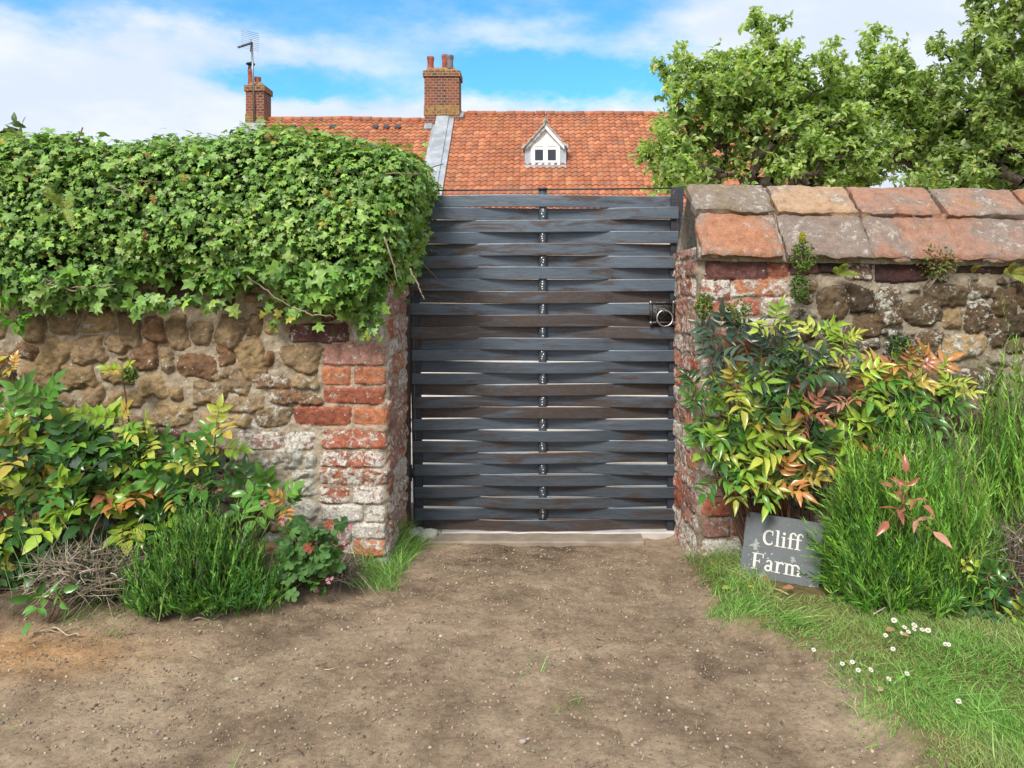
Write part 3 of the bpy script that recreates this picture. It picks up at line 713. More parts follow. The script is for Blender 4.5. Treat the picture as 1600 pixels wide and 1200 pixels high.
def ball(g, c, r, sc=(1, 1, 1), col=(.5, .5, .5), n=8):
    th = np.linspace(0, math.pi, n // 2 + 2); ph = np.linspace(0, 2 * math.pi, n, endpoint=False)
    v = np.array([[(c[0] + r * sc[0] * math.sin(a) * math.cos(b), c[1] + r * sc[1] * math.sin(a) * math.sin(b), c[2] + r * sc[2] * math.cos(a)) for b in ph] for a in th])
    m = len(ph); i = (np.arange(len(th) - 1)[:, None] * m); j = np.arange(m)[None]; j2 = (j + 1) % m
    g.add(v, np.stack([i + j, i + m + j, i + m + j2, i + j2], -1).reshape(-1, 4), col)
for sx_ in (-1, 1):
    for sz_ in (-1, 1):
        g = Geo(); ball(g, (lc[0] + sx_ * (w_ - .002), lc[1] - .015, lc[2] + sz_ * (h_ - .003)), .009); g.build('stud', M['ring'], latch)
g = Geo(); ball(g, (lc[0] + .004, lc[1] - .016, lc[2] + .006), .026, (1.1, .5, .8), n=14); ball(g, (lc[0] + .004, lc[1] - .028, lc[2] + .004), .010, n=10)
g.build('boss', M['iron'], latch)
th = np.linspace(0, 2 * math.pi, 33)
g = Geo(); g.tube([(lc[0] + .008 + .034 * math.cos(a), lc[1] - .034 + .006 * math.sin(a), lc[2] - .024 + .034 * math.sin(a)) for a in th], .0042, 8, caps=False)
g.build('ring', M['ring'], latch)
# hinge post and its stop
g = Geo(); x0, x1 = P(629, 600, 3.33)[0], P(640.5, 600, 3.33)[0]
g.box((x0, 3.31, -.2), (x1, 3.36, 1.38), (.9, .72, .6, .25)); g.box((x0, 3.312, -.2), (x0 + .008, 3.40, 1.378), (.9, .72, .6, .25))
o = g.build('gate_post', M['steel'], None, False, loc=(x0, 3.33, -.06)); tag(o, 'narrow rusty brown steel post between the left brick pier and the gate', 'post')
# sill under the gate
g = Geo()
xs = np.linspace(P(672, 845, 3.3)[0], P(1003, 845, 3.3)[0], 60)
def sill(y0, y1, zt, zb, xs, m, nm, lab, cat):
    g = Geo(); ring = []
    for (y, z) in ((y0, zb), (y0, zt - .006), (y0 + .006, zt), (y1, zt), (y1, zb)):
        ring.append(np.stack([xs, y + .004 * fbm(xs * 9, y * 3, 0, 3, 4) * (y < y0 + .01), z + .002 * fbm(xs * 14, y, 0, 2, 7)], -1))
    v = np.stack(ring, 1); n = 5; i = np.arange(len(xs) - 1)[:, None] * n; j = np.arange(n)[None]; j2 = (j + 1) % n
    g.add(v, [np.stack([i + j, i + n + j, i + n + j2, i + j2], -1).reshape(-1, 4), np.arange(n)[None], np.arange(n)[None, ::-1] + (len(xs) - 1) * n])
    o = g.build(nm, m, None, False, loc=(0, y0, zb)); return tag(o, lab, cat)
ze = H - (848 - CY) * 3.24 / F
sill(3.235, 3.44, H - (838.5 - CY) * 3.30 / F - .001, -.14, xs, M['sill'], 'door_sill', 'pale stone sill slab set in the earth below the gate', 'sill')
sill(3.345, 3.425, H - (831.5 - CY) * 3.35 / F, -.09, np.linspace(P(690, 840, 3.35)[0], P(1053, 840, 3.35)[0], 40), M['rail'], 'threshold_strip', 'thin white threshold strip lying on the sill under the gate', 'threshold')

# ------------------------------------------------------------------ ivy
IVY_V = np.array([(0, 0, 0), (0, .38, .03), (0, 1, -.12)] + [q for sgn in (1, -1) for q in ((.17 * sgn, .66, .02), (.46 * sgn, .60, -.05), (.27 * sgn, .33, .03), (.53 * sgn, .06, -.06), (.27 * sgn, -.13, -.02))], float)
def _ivyf(o, fl):
    a, b, c, d, e = range(o, o + 5); t3 = [(1, a, 2), (0, e, d)]; q4 = [(1, c, b, a), (0, d, c, 1)]
    return [tuple(x[::-1]) if fl else x for x in t3], [tuple(x[::-1]) if fl else x for x in q4]
_t1, _q1 = _ivyf(3, False); _t2, _q2 = _ivyf(8, True)
IVY = (IVY_V * np.array((1, 1, 1)), [np.array(_t1 + _t2), np.array(_q1 + _q2)])
ivy = empty('ivy', (-1.6, 3.1, 1.0), 'thick glossy green ivy hedge draped over the top of the left wall', 'ivy')
lo = np.array((-3.3, 2.715, .98)); hi = np.array((-.475, 3.5, 1.56)); rr = .13
def hedge(N, depth):
    dx, dy, dz = hi - lo
    ar = np.array((dx * dz, dx * dy * .9, dy * dz, dx * dy * .25)); w = rng.choice(4, N, p=ar / ar.sum())
    p = lo + rng.random((N, 3)) * (hi - lo)
    p[w == 0, 1] = lo[1]; p[w == 1, 2] = hi[2]; p[w == 2, 0] = hi[0]; p[w == 3, 2] = lo[2]
    c = np.clip(p, lo + rr, hi - rr * np.array((.8, 1, 1))); d = nrm(p - c + 1e-6)
    q = c + d * rr
    f = fbm(q[:, 0] * 3.2, q[:, 1] * 3.2, q[:, 2] * 3.2, 3, 12)
    q = q + d * (.045 * f - depth)[:, None]
    t = (q[:, 2] - lo[2]) / (hi[2] - lo[2])
    q[:, 0] -= np.where(q[:, 0] > -.85, (1 - np.clip(t, 0, 1)) * .11, 0)
    q[:, 2] += .012 * fbm(q[:, 0] * 2.0, 0, 0, 3, 31) * np.where(t > .5, 1, 0)
    q[:, 2] += (.05 * fbm(q[:, 0] * 5., 3, 0, 3, 33) - .01) * np.where(t < .25, 1, 0)
    q[:, 2] -= sstep(-.80, -.45, q[:, 0]) * .05 * np.clip(t, 0, 1)
    q[:, 1] += np.where(t < .3, .02, 0)
    return q, d
GRN = [(.19, .36, .065), (.26, .44, .08), (.135, .27, .05), (.33, .51, .10), (.085, .18, .04), (.27, .41, .13)]
g = Geo()
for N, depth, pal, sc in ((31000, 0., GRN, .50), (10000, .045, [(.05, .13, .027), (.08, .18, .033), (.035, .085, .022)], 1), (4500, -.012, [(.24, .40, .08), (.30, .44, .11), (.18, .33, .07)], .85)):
    p, d = hedge(N, depth); p = p + rng.normal(0, .014, p.shape)
    n_ = nrm(d * .75 + np.array((0, -.1, .55)) + rng.normal(0, .42, p.shape))
    ax = np.array((0, -.25, -.8)) + rng.normal(0, .55, p.shape); ax = nrm(ax - n_ * np.sum(ax * n_, -1, keepdims=True))
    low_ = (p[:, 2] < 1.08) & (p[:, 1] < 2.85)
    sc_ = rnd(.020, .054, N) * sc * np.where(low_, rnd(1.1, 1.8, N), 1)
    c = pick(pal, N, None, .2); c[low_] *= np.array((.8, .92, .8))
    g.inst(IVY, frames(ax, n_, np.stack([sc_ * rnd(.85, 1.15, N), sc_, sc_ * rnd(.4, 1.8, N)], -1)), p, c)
# trails hanging below the edge
def trail(px, py, Y, n, spread, pal, smin=.03, smax=.05):
    p = np.array([P(px + rng.normal(0, spread[0]), py + rng.normal(0, spread[1]), Y + rnd(-.03, .02)) for _ in range(n)])
    n_ = nrm(np.array((0, -1, .35)) + rng.normal(0, .4, p.shape)); ax = np.array((0, -.2, -1)) + rng.normal(0, .5, p.shape); ax = nrm(ax - n_ * np.sum(ax * n_, -1, keepdims=True))
    g.inst(IVY, frames(ax, n_, rnd(smin, smax, n)), p, pick(pal, n, None, .2))
YEL = [(.32, .33, .04), (.20, .28, .04), (.10, .2, .03)]
trail(432, 488, 2.84, 22, (8, 18), YEL, .02, .034); trail(580, 492, 2.84, 60, (13, 17), GRN + YEL, .02, .04); trail(540, 478, 2.82, 40, (30, 12), GRN, .03, .045)
trail(480, 470, 2.8, 30, (35, 14), GRN + YEL[:1], .03, .05); trail(260, 470, 2.8, 40, (60, 8), GRN, .035, .06); trail(100, 468, 2.8, 25, (60, 8), GRN, .03, .05); trail(628, 420, 3.0, 40, (9, 30), GRN, .022, .036)
trail(660, 300, 3.05, 50, (5, 35), GRN, .022, .036); trail(648, 380, 3.05, 40, (6, 30), GRN, .022, .036)
g.build('leaves', M['ivy'], ivy, smooth=False)
g = Geo(); p, d = hedge(420, -.008); n_ = nrm(d + rng.normal(0, .5, d.shape)); ax = nrm(np.cross(n_, rng.normal(size=n_.shape)))
g.inst(IVY, frames(ax, n_, rnd(.016, .034, 420)), p, pick([(.18, .08, .035), (.30, .2, .07), (.42, .40, .09), (.46, .44, .10)], 420))
g.build('dead_leaves', M['deadleaf'], ivy, smooth=False)
g = Geo()
def twig_px(pts, Y, r, col=(.28, .22, .16), g=None, jit=.006):
    q = np.array([P(x, y, Y) for x, y in pts]); t = np.linspace(0, 1, len(q)); tt = np.linspace(0, 1, 5 * len(q))
    c = np.stack([np.interp(tt, t, q[:, i]) for i in range(3)], -1) + rng.normal(0, jit, (len(tt), 3)) * .35
    g.tube(c, np.linspace(r, r * .5, len(tt)), 5, col)
for pts in ([(55, 475), (75, 445), (105, 425)], [(70, 435), (110, 450), (180, 445)], [(385, 430), (430, 465), (455, 480)], [(455, 480), (490, 492), (520, 494)], [(640, 420), (655, 450), (664, 468)], [(300, 435), (330, 415)], [(170, 290), (215, 310)], [(600, 370), (615, 410), (620, 440)], [(120, 455), (60, 440)]):
    twig_px(pts, 2.62 if pts[0][1] < 400 else 2.72, .0035, g=g)
for k in range(60):
    p, d = hedge(1, .02); a = p[0]; b = a + np.array((rnd(-.2, .2), rnd(-.02, .02), rnd(-.18, .1))); c = (a + b) / 2 + rng.normal(0, .02, 3)
    g.tube([a, c, b], .0028, 5, (.2, .15, .1))
g.build('stems', M['twig'], ivy)
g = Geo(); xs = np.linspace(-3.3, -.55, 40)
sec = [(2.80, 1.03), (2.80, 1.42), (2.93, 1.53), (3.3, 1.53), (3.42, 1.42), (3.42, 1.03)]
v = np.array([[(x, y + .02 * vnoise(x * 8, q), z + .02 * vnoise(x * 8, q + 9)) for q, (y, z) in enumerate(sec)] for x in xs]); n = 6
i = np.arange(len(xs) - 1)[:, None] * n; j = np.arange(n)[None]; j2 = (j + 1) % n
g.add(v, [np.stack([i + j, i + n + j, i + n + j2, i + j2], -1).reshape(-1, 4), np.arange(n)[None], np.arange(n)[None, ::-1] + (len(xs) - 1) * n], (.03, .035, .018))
g.build('light_block_core', M['twig'], ivy)  # solid dark core for the branch mass, added to block light through the leaves

# ------------------------------------------------------------------ mahonia shrubs
LEAFLET = leaf([(0, .02), (.12, .15), (.24, .235), (.36, .22), (.5, .245), (.62, .19), (.76, .155), (.88, .07), (1, .004)], .35, .22)
NARROW = leaf([(0, .02), (.14, .11), (.28, .175), (.42, .165), (.56, .155), (.72, .10), (.88, .05), (1, .003)], .62, .30)
PAL = {'g': [(.09, .24, .035), (.13, .30, .045), (.065, .18, .03)], 'y': [(.32, .44, .05), (.24, .39, .045), (.40, .44, .07)],
       'o': [(.54, .30, .07), (.50, .38, .08), (.46, .22, .07)], 'r': [(.46, .18, .11), (.48, .24, .16), (.36, .13, .07)], 'dk': [(.05, .085, .055), (.07, .115, .075)],
       'dg': [(.035, .095, .025), (.05, .13, .03)], 'yo': None}
def leafcol(kind, new):
    if kind == 'yo': kind = random.choice(['o', 'y', 'y'] if new else ['y', 'y', 'g'])
    elif kind in 'or' and not new: kind = random.choice(['y', 'g', kind])
    elif kind == 'y' and not new: kind = random.choice(['y', 'g', 'g'])
    return pick(PAL[kind], 1, None, .12)[0]
def compound(acc, base, D, nrm_, L, kind, new, pairs, tm, wid, droop):
    """one pinnate leaf"""
    D = nrm(D); side = nrm(np.cross(D, nrm_)); nn = np.cross(side, D)
    col = leafcol(kind, new)
    pts = [base + D * L * t + np.array((0, 0, -droop * L)) * t * t for t in np.linspace(0, 1, 7)]
    acc['r'].append((pts, col))
    for q in range(pairs):
        t = .32 + .58 * q / max(1, pairs - 1) if pairs > 1 else .5
        p = base + D * L * t + np.array((0, 0, -droop * L)) * t * t
        for sg in (-1, 1):
            ax = nrm(side * sg * math.sin(R(58)) + D * math.cos(R(58)) + rng.normal(0, .09, 3) + nn * .10 - np.array((0, 0, droop * .5)))
            n2 = nrm(nn + rng.normal(0, .14, 3) - side * sg * .1)
            acc[tm].append((p, ax, n2, wid * L * rnd(.44, .56) * (1 - .2 * abs(t - .6)), col * rnd(.88, 1.12)))
    ax = nrm(D + np.array((0, 0, -droop * 1.3)) + rng.normal(0, .06, 3))
    acc[tm].append((pts[-1], ax, nrm(nn + rng.normal(0, .1, 3)), wid * L * rnd(.5, .6), col))
def shrub(name, label, loc, spots, tm, leafL, nleaf, pairs, wid, droop, yfun, berries=(), extra=0, group=None):
    root = empty(name, loc, label, 'shrub', group)
    acc = dict(w=[], n=[], r=[]); gs = Geo()
    for s_ in spots:
        px, py, kind = s_[:3]; sc = s_[3] if len(s_) > 3 else 1.
        Y = yfun(px, py) + rnd(-.03, .03); top = P(px, py, Y)
        up = nrm(np.array((rnd(-.35, .35), -.75 - rnd(0, .35), .75)))
        # stem from the shrub's foot
        foot = np.array((loc[0] + (top[0] - loc[0]) * .45, loc[1] + rnd(-.05, .06), loc[2]))
        mid = foot * .4 + top * .6 + np.array((rnd(-.03, .03), .05, rnd(-.02, .03)))
        tt = np.linspace(0, 1, 9)[:, None]; curve = (1 - tt) ** 2 * foot + 2 * tt * (1 - tt) * mid + tt ** 2 * top
        gs.tube(curve, np.linspace(.005, .0025, 9), 5, (.13, .08, .05))
        n = nleaf + int(rnd(-1, 2)); a0 = rnd(0, 6.28)
        e1 = nrm(np.cross(up, (0.1, .2, 1.))); e2 = np.cross(up, e1)
        for q in range(n):
            new = q < n * .55; a = a0 + q * 2.399
            spread = .55 + .75 * q / n
            D = nrm(up * math.cos(spread) + (e1 * math.cos(a) + e2 * math.sin(a)) * math.sin(spread))
            compound(acc, top - up * .012 * q, D, nrm(up + D * -.3 + np.array((0, -.25, .35))), leafL * sc * rnd(.8, 1.15), kind, new, pairs, tm, wid, droop * rnd(.6, 1.4))
    g = Geo()
    for k, T in (('w', LEAFLET), ('n', NARROW)):
        if acc[k]:
            p = np.array([q[0] for q in acc[k]]); ax = np.array([q[1] for q in acc[k]]); nn = np.array([q[2] for q in acc[k]]); sc = np.array([q[3] for q in acc[k]]); c = np.array([q[4] for q in acc[k]])
            g.inst(T, frames(ax, nn, np.stack([sc * rnd(.85, 1.15, len(sc)), sc, sc * rnd(.5, 1.4, len(sc))], -1)), p, c)
    g.build('leaves', M['mahonia'], root)
    for pts, col in acc['r']: gs.tube(pts, np.linspace(.0016, .0008, 7), 4, (.25, .16, .06), False)
    gs.build('stems', M['twig'], root)
    for b in berries:
        px, py, r = b[:3]; h_ = b[3] if len(b) > 3 else r; Y = yfun(px, py) - .02; c0 = P(px, py, Y); g = Geo(); s_ = r * Y / F; sh = h_ * Y / F
        n = int(140 * h_ / r); d = nrm(rng.normal(size=(n, 3))); p = c0 + d * np.array((s_, s_, sh)) * rnd(.55, 1.05, n)[:, None]
        th = np.linspace(0, 6.283, 6)[:-1]
        oct_v = np.array([(0, 0, 1), (1, 0, 0), (0, 1, 0), (-1, 0, 0), (0, -1, 0), (0, 0, -1)], float); oct_f = np.array([(0, 1, 2), (0, 2, 3), (0, 3, 4), (0, 4, 1), (5, 2, 1), (5, 3, 2), (5, 4, 3), (5, 1, 4)])
        bc = b[4] if len(b) > 4 else [(.13, .22, .03), (.2, .28, .04), (.07, .15, .025)]
        g.inst((oct_v, [oct_f]), frames(d, rng.normal(size=(n, 3)), rnd(.0035, .0062, n)), p, pick(bc, n, None, .2))
        for q in range(10): g.tube([c0 + (0, 0, -sh), c0 + nrm(rng.normal(size=3)) * s_ * .8], .0012, 4, (.2, .25, .05))
        g.build('berry_cluster', M['soft'], root)
    return root
def yl(px, py): return 2.82 - .14 * np.clip((py - 560) / 300, 0, 1) - (.06 if px < 130 else 0)
spotsA = [(30, 678, 'yo', 1.15), (45, 697, 'o', .9), (92, 694, 'dk', .9), (62, 631, 'g'), (16, 571, 'o', .5), (170, 666, 'y', .8), (135, 674, 'y', .85), (58, 722, 'y'), (122, 735, 'g'), (150, 700, 'dk', .9),
          (90, 772, 'y'), (28, 792, 'r'), (18, 750, 'y'), (60, 760, 'y', .9), (8, 700, 'g'), (112, 790, 'y'), (40, 840, 'g'), (80, 690, 'dk'), (10, 640, 'g'), (20, 860, 'dg'), (70, 830, 'dg'), (10, 905, 'y', .9), (110, 700, 'dg'), (15, 810, 'y'), (130, 770, 'dg'), (30, 720, 'g', .9), (-40, 700, 'y'), (-60, 800, 'g'), (-50, 600, 'y'), (100, 835, 'g', .8), (55, 660, 'g'), (-20, 860, 'y'), (75, 745, 'dg'), (25, 775, 'dg'), (30, 880, 'dg')]
spotsB = [(190, 578, 'yo', .55), (190, 654, 'yo', .9), (228, 677, 'y', .8), (337, 668, 'yo', 1.), (345, 700, 'y', .8), (298, 744, 'g', 1.1), (265, 750, 'g'), (172, 764, 'o', .9), (198, 760, 'r', .9), (232, 764, 'o', .9), (215, 779, 'o'), (150, 760, 'g'), (208, 812, 'y', 1.1), (232, 815, 'y'), (172, 812, 'r', .8), (250, 712, 'g'), (318, 727, 'y', .8), (275, 770, 'o', .7), (380, 768, 'g', .9), (430, 775, 'g', 1.), (448, 790, 'o', .7), (165, 790, 'dg'), (240, 780, 'dg'), (300, 770, 'dg'), (200, 722, 'dg'), (185, 687, 'g', .8), (140, 770, 'y'), (205, 747, 'g'), (260, 820, 'g', .8), (180, 850, 'dg'), (350, 740, 'dg', .8), (220, 712, 'yo', .8), (300, 712, 'yo', .7), (150, 712, 'g'), (330, 760, 'r', .6), (410, 790, 'g', .8), (130, 845, 'y', .8)]
shrub('mahonia_shrub', 'mahonia with orange and red young leaves at the far left against the stone wall', (-1.75, 2.72, -.02), spotsA, 'w', .125, 4, 3, .95, .2, yl)
shrub('mahonia_shrub', 'mahonia with yellow green leaflets behind the left lavender bush', (-1.3, 2.74, -.02), spotsB, 'w', .12, 3, 3, .95, .2, yl, [(135, 690, 22, 20, [(.03, .06, .035), (.05, .09, .05)]), (215, 705, 18, 26, [(.10, .17, .03), (.07, .12, .03)]), (203, 585, 12, 12)])
def yr(px, py): return 2.82 - .12 * np.clip((py - 480) / 330, 0, 1)
spotsC = [(1125, 522, 'dk', .9), (1160, 535, 'dk'), (1192, 560, 'dk'), (1112, 562, 'dk', .9), (1222, 545, 'dk', .9), (1240, 580, 'dg'), (1210, 502, 'y', .9), (1285, 522, 'y', .9), (1262, 560, 'y', .8), (1320, 530, 'y', .7), (1150, 603, 'yo'), (1183, 592, 'g', .8), (1232, 612, 'yo', .9), (1132, 642, 'y'), (1102, 700, 'y', .9), (1160, 655, 'yo'), (1190, 675, 'yo'), (1222, 700, 'yo', 1.2), (1150, 702, 'y'), (1212, 745, 'o', .9), (1250, 745, 'o', .9), (1120, 745, 'g'), (1150, 745, 'y', .8), (1185, 752, 'y', .8), (1100, 640, 'g', .8), (1170, 720, 'g'), (1260, 640, 'r', .8), (1230, 762, 'g', .7), (1120, 690, 'dg'), (1280, 580, 'dk', .8), (1215, 590, 'r', .7), (1260, 700, 'dg'), (1180, 640, 'dg'), (1130, 600, 'y', .8), (1090, 605, 'dg', .7)]
spotsD = [(1340, 585, 'yo'), (1392, 572, 'yo'), (1442, 585, 'yo'), (1478, 600, 'yo', .8), (1370, 615, 'y'), (1422, 620, 'y'), (1462, 632, 'g'), (1492, 612, 'y', .7), (1345, 655, 'y'), (1385, 655, 'g'), (1322, 688, 'yo'), (1362, 695, 'yo'), (1300, 722, 'yo', .9), (1335, 730, 'yo', .8), (1420, 570, 'r', .7), (1330, 620, 'r', .6), (1400, 640, 'dg'), (1350, 600, 'g'), (1410, 600, 'yo', .9), (1370, 720, 'dg')]
shrub('mahonia_shrub', 'mahonia with narrow yellow and orange leaves growing up the right gate pier above the sign', (.95, 2.78, -.02), spotsC, 'n', .112, 4, 3, 1.1, .24, yr, [(1152, 490, 22, 22), (1100, 478, 15, 22), (1255, 402, 20, 26), (1250, 450, 16, 24, [(.07, .15, .025), (.12, .2, .03)]), (1235, 560, 24, 20, [(.04, .09, .025), (.06, .12, .03)]), (1254, 372, 4, 9, [(.35, .35, .03)])])
shrub('mahonia_shrub', 'bright yellow and orange mahonia between the right pier and the tall lavender', (1.3, 2.78, -.02), spotsD, 'n', .105, 4, 3, 1.1, .16, yr, [(1405, 540, 20, 12, [(.05, .10, .03), (.04, .08, .03)])])
shrub('mahonia_sprig', 'single copper red mahonia sprig poking out of the big right lavender', (1.2, 2.5, .02), [(1412, 800, 'r', .8), (1418, 775, 'r', .7)], 'n', .13, 3, 1, 1.1, .2, lambda a, b: 2.36)
shrub('mahonia_sprig', 'little mahonia seedling with three big green leaves below the dry left lavender', (-1.50, 2.36, -.03), [(70, 935, 'g', .8), (82, 930, 'g', .7)], 'w', .10, 3, 1, 1.1, .5, lambda a, b: 2.36)

shrub('leafy_sprig', 'dark green leafy sprig low between the tall lavender and the dead twigs at right', (1.36, 2.44, -.02), [(1532, 932, 'dg', .9), (1556, 915, 'dg', .9), (1545, 900, 'g', .6), (1508, 885, 'yo', .5), (1590, 960, 'y', .7)], 'w', .10, 3, 2, 1., .3, lambda a, b: 2.38)
# ------------------------------------------------------------------ lavender bushes
def lavender(label, px0, px1, pytop, Yc, ry, n, pal, shootL, leafL, lean=(0, 0, 0), per=15, upright=.65, wood=(.12, .10, .08), group='lavender bushes by the wall', shape=1., wdt=.0036, zbase=-.02):
    x0, x1 = P(px0, 0, Yc)[0], P(px1, 0, Yc)[0]; h = P(0, pytop, Yc)[2] - zbase; cx, rx = (x0 + x1) / 2, (x1 - x0) / 2
    root = empty('lavender_bush', (cx, Yc, zbase), label, 'lavender', group)
    th = np.arccos(rnd(0.02, 1, n)); ph = rnd(0, 2 * math.pi, n)
    rad = rnd(.40, 1.0, n) ** .6 * (1 + .28 * fbm(np.cos(ph) * 2, np.sin(ph) * 2, th * 2, 2, int(px0)))
    d = np.stack([np.sin(th) ** shape * np.cos(ph), np.sin(th) ** shape * np.sin(ph), np.cos(th)], -1)
    tip = np.array((cx, Yc, zbase)) + d * np.array((rx, ry, h)) * rad[:, None]
    tip[:, 2] = np.maximum(tip[:, 2], zbase + .045)
    up = nrm(nrm(d) * (1 - upright) + np.array((0, 0, upright)) + np.array(lean) + rng.normal(0, .19, (n, 3)))
    L = shootL * rnd(.65, 1.15, n)
    base = tip - up * L[:, None]; base[:, 2] = np.maximum(base[:, 2], zbase)
    up = nrm(tip - base); L = np.linalg.norm(tip - base, axis=1)
    col = pick(pal, n, None, .35)
    g = Geo(); bend = rng.normal(0, .10, (n, 3))
    blades(g, base, up, L, .0032, bend * .5, col * .8)
    t = np.tile(np.linspace(.12, 1, per), n); i = np.repeat(np.arange(n), per)
    p = base[i] + (up[i] * t[:, None] + bend[i] * .5 * (t ** 2)[:, None]) * L[i][:, None]
    e1 = nrm(np.cross(up[i], rng.normal(size=(len(i), 3))))
    dd = nrm(up[i] * .88 + e1 * rnd(.22, .62, len(i))[:, None])
    ll = leafL * rnd(.6, 1.2, len(i)) * (1.05 - .35 * t)
    blades(g, p, dd, ll, wdt * rnd(.7, 1.3, len(i)), rng.normal(0, .12, (len(i), 3)) + up[i] * .1, col[i] * rnd(.8, 1.2, (len(i), 1)))
    g.build('foliage', M['blade'], root)
    g = Geo()
    for q in range(int(60 + 60 * rx)):
        a = np.array((cx + rnd(-.25, .25) * rx, Yc + rnd(-.25, .25) * ry, zbase)); k = rng.integers(n); b = base[k] + (tip[k] - base[k]) * .2
        g.tube([a, (a + b) / 2 + np.array((rnd(-.02, .02), rnd(-.02, .02), -.02)), b], (.004, .003, .0018), 4, tuple(q2 * rnd(.6, 1.4) for q2 in wood))
    g.build('woody_stems', M['twig'], root)
    return root
LG = [(.09, .23, .035), (.14, .31, .05), (.05, .14, .03), (.20, .37, .075)]
LB2 = [(.17, .36, .045), (.24, .44, .065), (.09, .22, .035), (.30, .50, .10)]
lavender('compact dark green lavender bush in front of the left brick pier', 205, 450, 790, 2.50, .17, 1000, LG, .16, .026)
lavender('small low green lavender clump left of the compact dark green bush', 190, 300, 862, 2.44, .09, 240, LG, .10, .022)
lavender('tall bright green lavender bush right of the slate sign', 1285, 1565, 632, 2.60, .22, 1250, LB2, .26, .036, (-.05, 0, 0), 18, .78)
lavender('arching green lavender spilling beside the slate sign', 1262, 1400, 690, 2.55, .14, 480, LB2[:3] + LG[:1], .22, .038, (-.3, -.1, 0), 18, .45)
lavender('low front lavender clump above the daisies', 1300, 1520, 795, 2.44, .12, 700, LG + LB2[:2], .15, .032, (0, -.05, 0), 15, .6)
lavender('light green lavender at the right edge against the wall', 1500, 1750, 535, 2.74, .14, 700, LB2, .32, .042, (0, 0, .2), 18, .85)
# dry, dead bushes: tangles of grey brown twigs
def tangle(label, px, py, Y, rx, rz, n, pal, name='dry_lavender_bush'):
    c = P(px, py, Y); root = empty(name, (c[0], Y, -.02), label, 'dead shrub')
    g = Geo(); d = nrm(rng.normal(size=(n, 3))); p = c + d * np.array((rx, .1, rz)) * rnd(.3, 1., (n, 1)) ** .6
    p[:, 2] = np.maximum(p[:, 2], .0)
    dirn = nrm(rng.normal(size=(n, 3)) * np.array((1.3, .7, .8)) + d * .6)
    blades(g, p, dirn, rnd(.04, .11, n), rnd(.002, .0038, n), rng.normal(0, .3, (n, 3)), pick(pal, n, None, .3))
    g.build('twigs', M['twig'], root)
    g = Geo()
    for q in range(30):
        a = np.array((c[0] + rnd(-.3, .3) * rx, Y, -.03)); k = rng.integers(n); g.tube([a, (a + p[k]) / 2 + rng.normal(0, .015, 3), p[k]], (.004, .003, .002), 4, (.2, .16, .12))
    g.build('woody_stems', M['twig'], root)
TW = [(.34, .28, .20), (.24, .19, .14), (.42, .36, .27), (.15, .12, .09)]
tangle('dry grey straw coloured lavender twigs at the left end of the flower bed', 138, 895, 2.5, .17, .08, 900, TW)
tangle('dead brown tangle of lavender twigs at the right edge of the bed', 1590, 880, 2.5, .16, .13, 1100, [(.21, .155, .12), (.13, .09, .07), (.30, .25, .21), (.08, .055, .045)])
g = None
lavender('sparse grey green lavender regrowth above the dry twigs', 95, 205, 848, 2.52, .08, 130, [(.075, .13, .06), (.10, .16, .08)], .08, .024)
tangle('small heap of dry roots at the foot of the left brick pier', 540, 893, 2.72, .05, .03, 160, TW, 'dry_root_heap')

